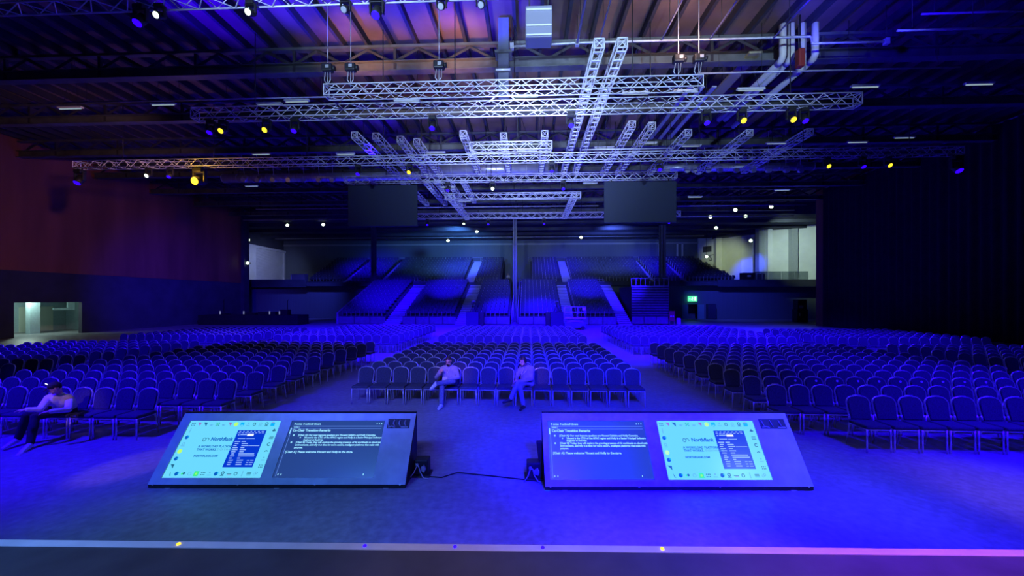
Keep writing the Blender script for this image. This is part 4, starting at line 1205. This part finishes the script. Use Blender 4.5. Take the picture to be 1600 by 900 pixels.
# sloping blue end wall of the left bank
t = thing('end_panel', 'sloping end panel closing the left side of the lower seating', 'panel', (lx(529) - .25, LY, 0))
MB().prism([(0, 0, 0), (0, 0, 1.3), (0, 10.8, 5.5), (0, 10.8, 0)], (.22, 0, 0)).build('panel', mat('end_panel_paint', (.3, .3, .34), .7), t)
# rear rails of the lower banks
for a, b, lab in ((585, 655, 'grey railing behind the far left lower bank'), (657, 732, 'grey railing behind the second lower bank'), (746, 797, 'grey railing behind the bank left of the middle column'), (812, 869, 'grey railing behind the bank right of the middle column'), (886, 944, 'grey railing behind the lower bank left of the closed stand')):
    rail('guard_rail', lab, xat(a, 54.95), xat(b, 54.95), 54.95, 5.3, 0.35)
for px, lab in ((800, 'tall pale edge post left of the middle gap'), (809, 'tall pale edge post right of the middle gap')):
    t = thing('edge_rail', lab, 'railing', (lx(px), LY, 0))
    q = MB(); q.tube([(0, -.05, .05), (0, -.05, 1.6), (0, 10.7, 6.0), (0, 10.7, 5.0)], .05, 6); q.build('handrail', M_rail, t)
    q = MB(); [q.tube([(0, y, .9 + y * .39), (0, y, 1.6 + y * .41)], .025, 5) for y in (1.5, 4, 6.5, 9)]; q.build('uprights', M_rail, t)
# closed slatted stand
Yr = 44.2
x0, x1 = xat(987, Yr), xat(1045, Yr)
t = thing('retracted_stand', 'closed retractable stand with dark slats right of the seating', 'seating', (x0, Yr, 0))
W = x1 - x0
MB().bb(0, W, .1, 6, .05, 4.3).build('body', M_tier, t)
q = MB(); n = 11
for k in range(n):
    z = 1.0 + 3.3 * k / n
    q.rbox(W / 2, .03, z + .06, W, .16, .1, .02, 1)
q.build('slats', M_fascia, t)
for i in range(3): MB().rbox(W * (i + .5) / 3, .05, .47, W / 3 - .08, .06, .82, .02).build('fascia_panel', M_fascia, t)
q = MB(); q.tube([(0, .1, 5.25), (W, .1, 5.25)], .04, 6); q.tube([(0, .1, 4.35), (W, .1, 4.35)], .05, 6)
for i in range(9): q.tube([(W * i / 8, .1, 4.3), (W * i / 8, .1, 5.25)], .03, 5)
q.build('top_rail', M_rail, t)
# upper banks
UY, UR, UZ, URISE = 58.0, 10, 5.6, .42
def ux(px): return xat(px, UY)
us = [(ux(480), ux(540)), (ux(545), ux(596)), (ux(601), ux(728)), (ux(742), ux(783))]
for (a, b), lab in zip(us, ('upper seating bank at the far left end', 'second upper seating bank from the left', 'wide upper seating bank left of the pale upper stairs', 'upper seating bank just left of the middle gap')):
    tier(lab, a, b, UY, UR, UZ, URISE, 5.3)
us2 = [(ux(829), ux(878)), (ux(892), ux(1016)), (ux(1021), ux(1066)), (ux(1071), ux(1155))]
for (a, b), lab in zip(us2, ('upper seating bank just right of the middle gap', 'wide upper seating bank right of the pale upper stairs', 'upper seating bank behind the right steel column', 'upper seating bank at the far right against the white wall')):
    tier(lab, a, b, UY, UR, UZ, URISE, 5.3, taper=2.3 if b > 30 else 0.0)
for a, b, lab in ((540, 545, 'narrow blue upper stairs at the far left'), (596, 601, 'narrow upper stairs second from the left'), (728, 742, 'broad pale upper stairs left of the middle gap'), (878, 892, 'broad pale upper stairs right of the middle gap'), (1016, 1021, 'narrow upper stairs behind the right column'), (1066, 1071, 'narrow upper stairs at the far right')):
    stairs(lab, ux(a) + .02, ux(b) - .02, UY, UR, UZ, URISE, 5.3)
for a, b, lab in ((530, 640, 'thin rail along the top of the left upper seats'), (640, 788, 'thin rail along the top of the upper seats left of the gap'), (826, 1075, 'thin rail along the top of the right upper seats')):
    rail('guard_rail', lab, xat(a, 66.9), xat(b, 66.9), 66.9, 9.38, .75, 2.0)
# dark objects at the foot of the seating
def tv_camera(px, Y, lab, rlab, side):
    x = xat(px, Y)
    t = thing('camera_riser', rlab, 'platform', (x, Y, 0))
    MB().rbox(0, 0, .75, 1.35, 1.2, 1.5, .03).build('skirted_box', mat('riser_cloth', (.05, .05, .09), .9), t)
    MB().rbox(.95 * side, -.1, .74, .5, .6, 1.46, .02).build('side_case', M_black, t)
    t = thing('broadcast_camera', lab, 'camera', (x, Y, 1.5))
    q = MB()
    for k in range(3):
        a = 2 * PI * k / 3 + .5; q.tube([(0, 0, .75), (.35 * math.cos(a), .35 * math.sin(a), 0)], .03, 6)
    q.build('tripod', M_black, t)
    q = MB(); q.rbox(0, .1, .95, .28, .6, .3, .05); q.build('camera_body', M_black, t)
    MB().tube([(0, -.2, .95), (0, -.7, .95)], .11, 12).build('lens', M_black, t)
    q = MB(); q.rbox(.05, .1, 1.12, .34, .5, .12, .05); q.tube([(-.1, .4, .8), (-.3, .8, .5)], .02, 6); q.build('rain_cover', mat('cover_cloth', (.25, .25, .3), .7), t)
tv_camera(739, 41, 'broadcast camera with a pale cover on the left riser', 'dark skirted camera riser left of the middle column', 1)
tv_camera(870, 41, 'broadcast camera on the right riser beside the scissor lift', 'dark skirted camera riser right of the middle column', -1)
Y = 36.5; x = xat(898, Y)
t = thing('scissor_lift', 'small scissor lift with railed basket right of the middle block', 'lift', (x, Y, 0))
MB().rbox(0, 0, .45, 1.9, .9, .5, .04).build('base', mat('lift_teal', (.10, .22, .26), .5), t)
for sx in (-.7, .7):
    for sy in (-.42, .42): MB().tube([(sx, sy - .06, .2), (sx, sy + .06, .2)], .2, 14).build('wheel', M_black, t)
q = MB()
for s in (-1, 1):
    for k in range(3):
        z = .72 + .11 * k
        q.tube([(-.8, s * .3, z), (.8, s * .3, z + .1)], .035, 6); q.tube([(.8, s * .3, z), (-.8, s * .3, z + .1)], .035, 6)
q.build('scissor_arms', M_rail, t)
MB().rbox(0, 0, 1.1, 2.0, .95, .12, .02).build('platform', M_rail, t)
q = MB()
for z in (1.65, 2.15):
    q.tube([(-.98, -.45, z), (.98, -.45, z), (.98, .45, z), (-.98, .45, z)], .03, 6, closed=True)
for sx in (-.98, -.33, .33, .98):
    for sy in (-.45, .45): q.tube([(sx, sy, 1.1), (sx, sy, 2.15)], .028, 6)
q.build('guard_rail', M_stair, t)
MB().rbox(.8, -.4, 1.95, .28, .2, .3, .03).build('control_box', M_white, t)
# mixing desk at the left rear
Y = 42.5
a, b = xat(322, Y), xat(474, Y)
t = thing('mixing_desk', 'long black draped mixing desk at the left rear of the hall', 'desk', ((a + b) / 2, Y, 0))
W = b - a
MB().rbox(0, 0, .55, W, 2.2, 1.1, .04).build('draped_table', M_curtain, t)
q = MB()
for sx, wd, h in ((-.28, .9, .2), (.0, 1.3, .25), (.17, 2.0, .35), (.34, .9, .6)): q.rbox(W * sx, -.4, 1.1 + h / 2, wd, .7, h, .03)
q.build('consoles', M_black, t)
q = MB()
for sx in (-.3, -.06, .2, .3): q.rbox(W * sx, -.75, 1.35, .14, .02, .35, .005)
q.rbox(W * .18, -.72, 1.28, 1.6, .02, .05, .005); q.rbox(W * .18, -.72, 1.42, 1.2, .02, .03, .005)
q.build('lit_screens', emit('desk_screen', (.35, .38, .75), .5), t)
for sx, h in ((-.3, 1.7), (.35, 1.6)):
    MB().tube([(W * sx, -.2, 1.1), (W * sx, -.2, 1.1 + h), (W * sx + .2, -.25, 1.2 + h)], .03, 6).build('lamp_arm', M_black, t)
# loudspeaker stack at the right rear corner
x = xat(1251, 47)
t = thing('speaker_stack', 'black loudspeaker stack at the foot of the right rear corner', 'speaker', (xat(1250, 50), 50, 0))
MB().rbox(0, 0, .8, 1.3, 1.0, 1.6, .04).build('sub_cabinet', M_black, t); MB().rbox(0, 0, 2.2, 1.1, .9, 1.2, .05).build('top_cabinet', M_black, t)
q = MB(); q.rbox(-.2, -.52, 1.9, .5, .02, .35, .01); q.rbox(-.4, -.52, .95, .18, .02, .4, .01); q.build('pale_labels', mat('grey_label', (.3, .3, .36), .7), t)
# dark case and equipment on the right gallery
p = xat(1168, 57)
t = thing('flight_case', 'dark flight case standing on the right gallery floor', 'case', (p, 57, 5.3))
MB().rbox(0, 0, .7, 1.9, .8, 1.35, .05).build('body', M_black, t); MB().rbox(0, -.41, .9, .5, .02, .22, .02).build('label_plate', M_white, t)
t = thing('equipment_rack', 'narrow dark equipment rack right of the gallery flight case', 'case', (xat(1189, 57), 57, 5.3))
MB().rbox(0, 0, .65, .8, .6, 1.2, .04).build('body', M_black, t); MB().rbox(.0, -.31, .7, .14, .02, .9, .01).build('light_strip', M_white, t)
t = thing('flight_case', 'blue lit flight case on the left gallery beside the end seats', 'case', (xat(468, 57), 57, 5.3))
MB().rbox(0, 0, .7, 2.2, 1.0, 1.3, .06).build('body', mat('case_blue_grey', (.16, .16, .2), .7), t); MB().rbox(-1.0, -.5, .7, .14, .06, 1.1, .02).build('edge_profile', M_white, t)
# ------------------------------------------------------------------ people
M_skin = mat('skin', (0.62, 0.36, 0.27), 0.55, noise=0.06, nscale=12)
def fuse(mb, name, m, parent, voxel, smooth=5):
    """melt overlapping limb shapes into one continuous surface"""
    me = mb.mesh(name, m)
    o = bpy.data.objects.new(name, me); COL.objects.link(o)
    r = o.modifiers.new('r', 'REMESH'); r.mode = 'VOXEL'; r.voxel_size = voxel; r.use_smooth_shade = True
    s = o.modifiers.new('s', 'SMOOTH'); s.iterations = smooth; s.factor = 0.5
    dg = bpy.context.evaluated_depsgraph_get()
    me2 = bpy.data.meshes.new_from_object(o.evaluated_get(dg))
    o.modifiers.clear(); o.data = me2; bpy.data.meshes.remove(me); me2.name = name
    if not me2.materials: me2.materials.append(m)
    if parent is not None: o.parent = parent
    return o
def basis(f, up=Vector((0, 0, 1))):
    f = f.normalized(); r = f.cross(up).normalized(); u = r.cross(f)
    return r, f, u
def hand(mb, wrist, d, palm, side, curl=0.5):
    """palm plus five separate bent fingers; d points along the hand, palm is the palm's facing, side +1 puts the thumb on the d x palm side"""
    d = d.normalized(); n = (palm - d * palm.dot(d)).normalized(); s = d.cross(n) * side
    mb.capsule(wrist + d * .03 + s * .018, wrist + d * .085 + s * .022, .020, .017, 10)
    mb.capsule(wrist + d * .03 - s * .012, wrist + d * .085 - s * .018, .019, .016, 10)
    for k, (off, ln) in enumerate(((.030, .072), (.010, .080), (-.011, .074), (-.031, .058))):
        p = wrist + d * .09 + s * off; a = curl * .5
        for seg, r in ((.45, .0095), (.32, .0088), (.23, .008)):
            v = (d * math.cos(a) + n * math.sin(a)).normalized()
            q = p + v * ln * seg
            mb.capsule(p, q, r, r * .92, 8); p = q; a += curl * .75
    p = wrist + d * .03 + s * .03
    q = p + (d * .6 + s * .75 + n * .25).normalized() * .04; mb.capsule(p, q, .0115, .010, 8)
    mb.capsule(q, q + (d * .85 + s * .2 + n * .4).normalized() * .03, .010, .0085, 8)
def person(label, J, face, hair, top, trousers, shoes, hands, voxel=.0085, sleeves=True, extra=None, origin=None, group=None):
    o0 = origin
    t = thing('person', label, 'person', o0, 0, group)
    J = {k: Vector(v) - o0 for k, v in J.items()}
    r, f, u = basis(Vector(face))
    H = J['head']
    R = Matrix((r, f, u)).transposed()
    def hp(x, y, z): return H + r * x + f * y + u * z
    b = MB()
    # head with brow, nose, chin, ears
    b.ball(H, (.074, .092, .112), 18, 12, R)
    b.capsule(hp(-.028, .055, -.06), hp(.028, .055, -.06), .036, .036, 10); b.capsule(hp(0, .068, -.085), hp(0, .06, -.06), .024, .03, 10)
    b.capsule(hp(0, .088, .012), hp(0, .112, -.022), .009, .014, 8); b.capsule(hp(-.045, .072, .026), hp(.045, .072, .026), .013, .013, 8)
    b.capsule(hp(-.018, .09, -.052), hp(.018, .09, -.052), .008, .008, 8)
    for s in (-1, 1): b.ball(hp(s * .076, -.005, -.005), (.012, .022, .032), 8, 6, R)
    b.capsule(J['neck'], hp(0, -.02, -.05), .056, .052)
    L, Rr = J['shl'], J['shr']; hl, hr = J['hipl'], J['hipr']
    pc = (hl + hr) / 2; cc = (L + Rr) / 2
    def torso(mb, g):
        mb.capsule(L * .82 + Rr * .18, Rr * .82 + L * .18, .085 + g, .085 + g)
        mb.capsule(L * .75 + cc * .25 + Vector((0, 0, -.05)), hl * .8 + pc * .2 + Vector((0, 0, .08)), .105 + g, .11 + g)
        mb.capsule(Rr * .75 + cc * .25 + Vector((0, 0, -.05)), hr * .8 + pc * .2 + Vector((0, 0, .08)), .105 + g, .11 + g)
        mb.capsule(cc, pc + Vector((0, 0, .04)), .11 + g, .13 + g)
        mb.capsule(J['neck'], L, .055 + g * .5, .055 + g); mb.capsule(J['neck'], Rr, .055 + g * .5, .055 + g)
    def arm(mb, s, g, end=1.0):
        a, e, w_ = J['sh' + s], J['el' + s], J['wr' + s]
        mb.capsule(a, e, .055 + g, .041 + g); mb.capsule(e, e.lerp(w_, end), .042 + g, .030 + g * (1.0 if end < 1 else .3))
    def leg(mb, s, g, end=1.0):
        h, k, a = J['hip' + s], J['kn' + s], J['an' + s]
        mb.capsule(h, k, .082 + g, .056 + g); mb.capsule(k, k.lerp(a, end * .45), .056 + g, .055 + g); mb.capsule(k.lerp(a, end * .45), k.lerp(a, end), .055 + g, .038 + g * 1.4)
    torso(b, 0)
    b.capsule(hl, hr, .10, .10)
    for s in 'lr':
        arm(b, s, 0); leg(b, s, 0)
        b.capsule(J['an' + s], J['to' + s].lerp(J['an' + s], .3), .038, .03)
        d, palm, sd, curl = hands[s]
        hand(b, J['wr' + s], Vector(d), Vector(palm), sd, curl)
    fuse(b, 'body', M_skin, t, voxel, 3)
    q = MB(); torso(q, .017)
    for s in 'lr': arm(q, s, .016, .93 if sleeves else .05)
    q.capsule(hl, hr, .10, .10)
    fuse(q, 'top', top, t, voxel * 1.3, 6)
    q = MB(); q.capsule(hl, hr, .118, .118)
    for s in 'lr': leg(q, s, .016, .94)
    fuse(q, 'trousers', trousers, t, voxel * 1.3, 6)
    for s in 'lr':
        a, e = J['an' + s], J['to' + s]
        dn = Vector((0, 0, -1)); d = (e - a).normalized()
        heel = a + J['an' + s].xyz * 0 - d * .03 + (a - J['kn' + s]).normalized() * .045
        q = MB(); q.capsule(heel, a + d * .02, .04, .044); q.capsule(heel, e, .040, .036); q.capsule(a + d * .02, e.lerp(a, .35), .044, .043)
        fuse(q, 'shoe', shoes, t, voxel, 3)
    # hair
    q = MB()
    q.ball(H + u * .026 - f * .014, (.082, .094, .104), 16, 10, R)
    n0 = len(q.v)
    keep = []
    for fc in q.f:
        c = sum((Vector(q.v[i]) for i in fc), Vector()) / len(fc) - H
        x, y, z = c.dot(r), c.dot(f), c.dot(u)
        if (z > .055 and y < .09) or (y < .02 and z > -.01) or (y < -.03 and z > -.07): keep.append(fc)
    q.f = keep; q.m = [0] * len(keep); q.s = [True] * len(keep)
    q.build('hair', hair, t)
    q = MB()
    for s in (-1, 1): q.ball(hp(s * .031, .078, .006), (.011, .008, .007), 8, 6, R)
    q.build('eyes', M_black, t)
    if extra: extra(t, hp, r, f, u, J)
    return t
M_hair = mat('dark_hair', (.02, .016, .014), .6)
M_hood = mat('hoodie_cloth', (.34, .34, .42), .9, noise=.12, nscale=18)
M_jean = mat('jeans_cloth', (.16, .17, .26), .9, noise=.15, nscale=25)
M_shoel = mat('pale_shoe', (.85, .83, .83), .7)
M_blazer = mat('blazer_cloth', (.26, .26, .31), .9, noise=.12, nscale=22)
M_shoed = mat('black_shoe', (.02, .02, .024), .35)
M_shirt = mat('white_shirt', (.78, .77, .76), .9, noise=.05, nscale=15)
M_dtrou = mat('dark_trousers', (.022, .022, .028), .9, noise=.2, nscale=20)
# man with crossed legs in the front row
cx = XC0 + PITCH * 5; Y0 = 10.6
def loc(d): return {k: Vector((cx + x, Y0 + y, z)) for k, (x, y, z) in d.items()}
J1 = loc(dict(head=(-.05, -.16, 1.20), neck=(-.06, -.06, 1.03), shl=(.12, -.03, .965), shr=(-.25, -.03, .955), ell=(.22, -.16, .75), wrl=(-.01, -.36, .73), elr=(-.38, -.15, .75), wrr=(-.255, -.28, .88),
              hipl=(.06, .02, .585), hipr=(-.13, .02, .585), knl=(.13, -.42, .70), anl=(-.29, -.52, .655), tol=(-.42, -.62, .53), knr=(-.17, -.43, .575), anr=(-.16, -.50, .09), tor=(-.19, -.72, .045)))
def ex1(t, hp, r, f, u, J):
    q = MB()
    for s in (-1, 1):
        q.tube([hp(s * .033 + .026 * math.cos(a), .092, .006 + .02 * math.sin(a)) for a in [2 * PI * i / 10 for i in range(10)]], .003, 5, closed=True)
        q.tube([hp(s * .06, .09, .01), hp(s * .08, .0, .012)], .003, 5)
    q.build('glasses', M_black, t)
    q = MB(); q.tube([J['neck'] + Vector((-.06, -.04, .02)), J['neck'] + Vector((-.02, -.11, -.16)), J['neck'] + Vector((.03, -.11, -.05)), J['neck'] + Vector((.05, -.04, .02))], .006, 5); q.build('hood_cord', M_shirt, t)
    q = MB(); q.ball(hp(0, .06, -.075), (.05, .045, .035), 12, 8); q.build('beard', M_hair, t)
p1 = person('person in a blue hooded top and glasses, ankle on knee, left of the seated pair', J1, (-.12, -.95, -.32), M_hair, M_hood, M_jean, M_shoel,
       dict(l=((-.85, -.35, 0), (0, .3, .9), -1, .5), r=((.35, -.3, .75), (.5, .6, 0), 1, 1.0)), extra=ex1, origin=Vector((cx - .05, Y0, 0)))
# phone in his hand
ph = MB().rbox(0, 0, 0, .13, .012, .16, .008, 2, Matrix.Rotation(-.35, 3, 'X')).build('tablet', mat('device_case', (.5, .48, .55), .4))
ph.location = J1['wrl'] + Vector((-.085, -.075, .0)); tag(ph, 'small pale tablet held on the lap of the person in the hooded top', 'tablet')
# man in a blazer with a headset, turned to the left
cx2 = XC0 + PITCH * 9
cx = cx2
J2 = loc(dict(head=(-.01, -.16, 1.21), neck=(.07, -.04, 1.05), shl=(.22, -.05, .985), shr=(-.07, .0, .985), ell=(.22, -.16, .73), wrl=(-.19, -.42, .68), elr=(-.2, -.16, .76), wrr=(-.17, -.44, .76),
              hipl=(.19, .0, .585), hipr=(.02, .04, .585), knl=(-.16, -.41, .69), anl=(-.34, -.52, .27), tol=(-.52, -.60, .20), knr=(-.10, -.43, .55), anr=(.0, -.50, .09), tor=(-.08, -.72, .045)))
def ex2(t, hp, r, f, u, J):
    q = MB(); q.tube([hp(.085 * math.cos(a), -.01, .02 + .11 * math.sin(a)) for a in [PI * i / 10 for i in range(11)]], .012, 6)
    for s in (-1, 1): q.tube([hp(s * .074, -.005, -.005), hp(s * .102, -.005, -.005)], .036, 12)
    q.tube([hp(.09, .02, -.02), hp(.085, .08, -.06), hp(.03, .125, -.065)], .006, 6); q.ball(hp(.025, .128, -.065), .012, 8, 6)
    q.build('headset', M_black, t)
    q = MB(); q.tube([J['neck'] + Vector((-.05, -.05, .0)), J['neck'] + Vector((-.13, -.17, -.16)), J['neck'] + Vector((-.14, -.18, -.22)), J['neck'] + Vector((.0, -.15, -.1)), J['neck'] + Vector((.05, -.08, 0))], .007, 5); q.build('lanyard', M_shirt, t)
    q = MB(); q.tube([hp(.035 - .004 * i, .09, .012 + (.0 if i else .01)) for i in range(2)], .01, 5)
    q.build('glasses', M_black, t)
p2 = person('person in a blazer and headset looking down, legs crossed, right of the seated pair', J2, (-.75, -.55, -.36), M_hair, M_blazer, M_blazer, M_shoed,
       dict(l=((-.8, -.45, -.4), (0, .2, -1), -1, .5), r=((-.8, -.5, -.4), (0, .2, -1), 1, .5)), extra=ex2, origin=Vector((cx2 + .05, Y0, 0)))
# person in white at the left edge
def A(px, py, Y): return at(px, py, Y)
J3 = dict(head=A(86, 606, 7.36), neck=A(93, 618, 7.52), shl=A(109, 622.5, 7.56), shr=A(76, 622, 7.42), ell=A(107, 640, 7.30), wrl=A(78, 643, 7.05), elr=A(62, 640, 7.12), wrr=A(42, 640, 6.98),
          hipl=A(109, 641, 7.70), hipr=A(94, 640, 7.66), knl=A(55, 651, 7.22), knr=A(42, 649, 7.20), anr=A(28, 686, 7.16), tor=A(6, 700, 6.92), anl=A(47, 694, 7.02), tol=A(28, 712, 6.72))
def ex3(t, hp, r, f, u, J):
    q = MB(); q.ball(hp(0, -.008, .045), (.088, .1, .082), 16, 10); q.prism([hp(-.07, .07, .05), hp(.07, .07, .05), hp(.055, .15, .025), hp(-.055, .15, .025)], u * .012); q.build('cap', M_dtrou, t)
    q = MB(); n = J['neck']; c = (J['hipl'] + J['hipr']) / 2
    q.tube([n + r * -.05 + f * .03, n.lerp(c, .3) + f * .16 - r * .08, n.lerp(c, .6) + f * .2 - r * .05], .028, 6); q.tube([n + r * .05 + f * .03, n.lerp(c, .3) + f * .15 + r * .1], .022, 6); q.build('scarf', M_dtrou, t)
    q = MB(); q.tube([hp(-.04, .05, .12), hp(-.02, .06, .155)], .010, 6); q.build('head_torch', emit('torch_white', (.7, .7, 1), 2), t)
p3 = person('person in white top, dark cap and scarf leaning forward at the left edge', J3, (-.55, -.7, -.45), M_hair, M_shirt, M_dtrou, M_shoel,
       dict(l=((-.8, -.5, -.1), (.1, .2, -1), -1, .45), r=((-.8, -.5, 0), (.1, .2, -1), 1, .4)), extra=ex3, origin=Vector((A(102, 640, 7.75).x, 7.75, 0)))
# small figure seated up in the middle gap
cx, Y0 = xat(796, 57), 57.0
gc = chair(cx, Y0, 'single padded chair on the gallery in the middle gap', 'gallery chairs'); gc.location.z = 5.3
J4 = {k: v + Vector((0, 0, 5.3)) for k, v in loc(dict(head=(-.22, -.20, 1.28), neck=(-.18, -.06, 1.1), shl=(.02, -.03, 1.04), shr=(-.35, -.03, 1.04), ell=(.1, -.2, .8), wrl=(-.06, -.4, .76), elr=(-.42, -.2, .8), wrr=(-.3, -.42, .78),
              hipl=(.04, .02, .585), hipr=(-.12, .02, .585), knl=(.1, -.42, .58), anl=(.1, -.48, .09), tol=(.12, -.68, .045), knr=(-.16, -.42, .58), anr=(-.16, -.5, .09), tor=(-.18, -.7, .045))).items()}
def ex4(t, hp, r, f, u, J): pass
person('small distant person in a pale top sitting high up in the middle gap', J4, (-.3, -.9, -.2), mat('fair_hair', (.5, .42, .3), .6), M_shirt, M_jean, M_shoel,
       dict(l=((-.6, -.6, 0), (0, .2, -1), -1, .5), r=((.4, -.8, 0), (0, .2, -1), 1, .5)), voxel=.016, origin=Vector((cx, Y0, 5.3)))
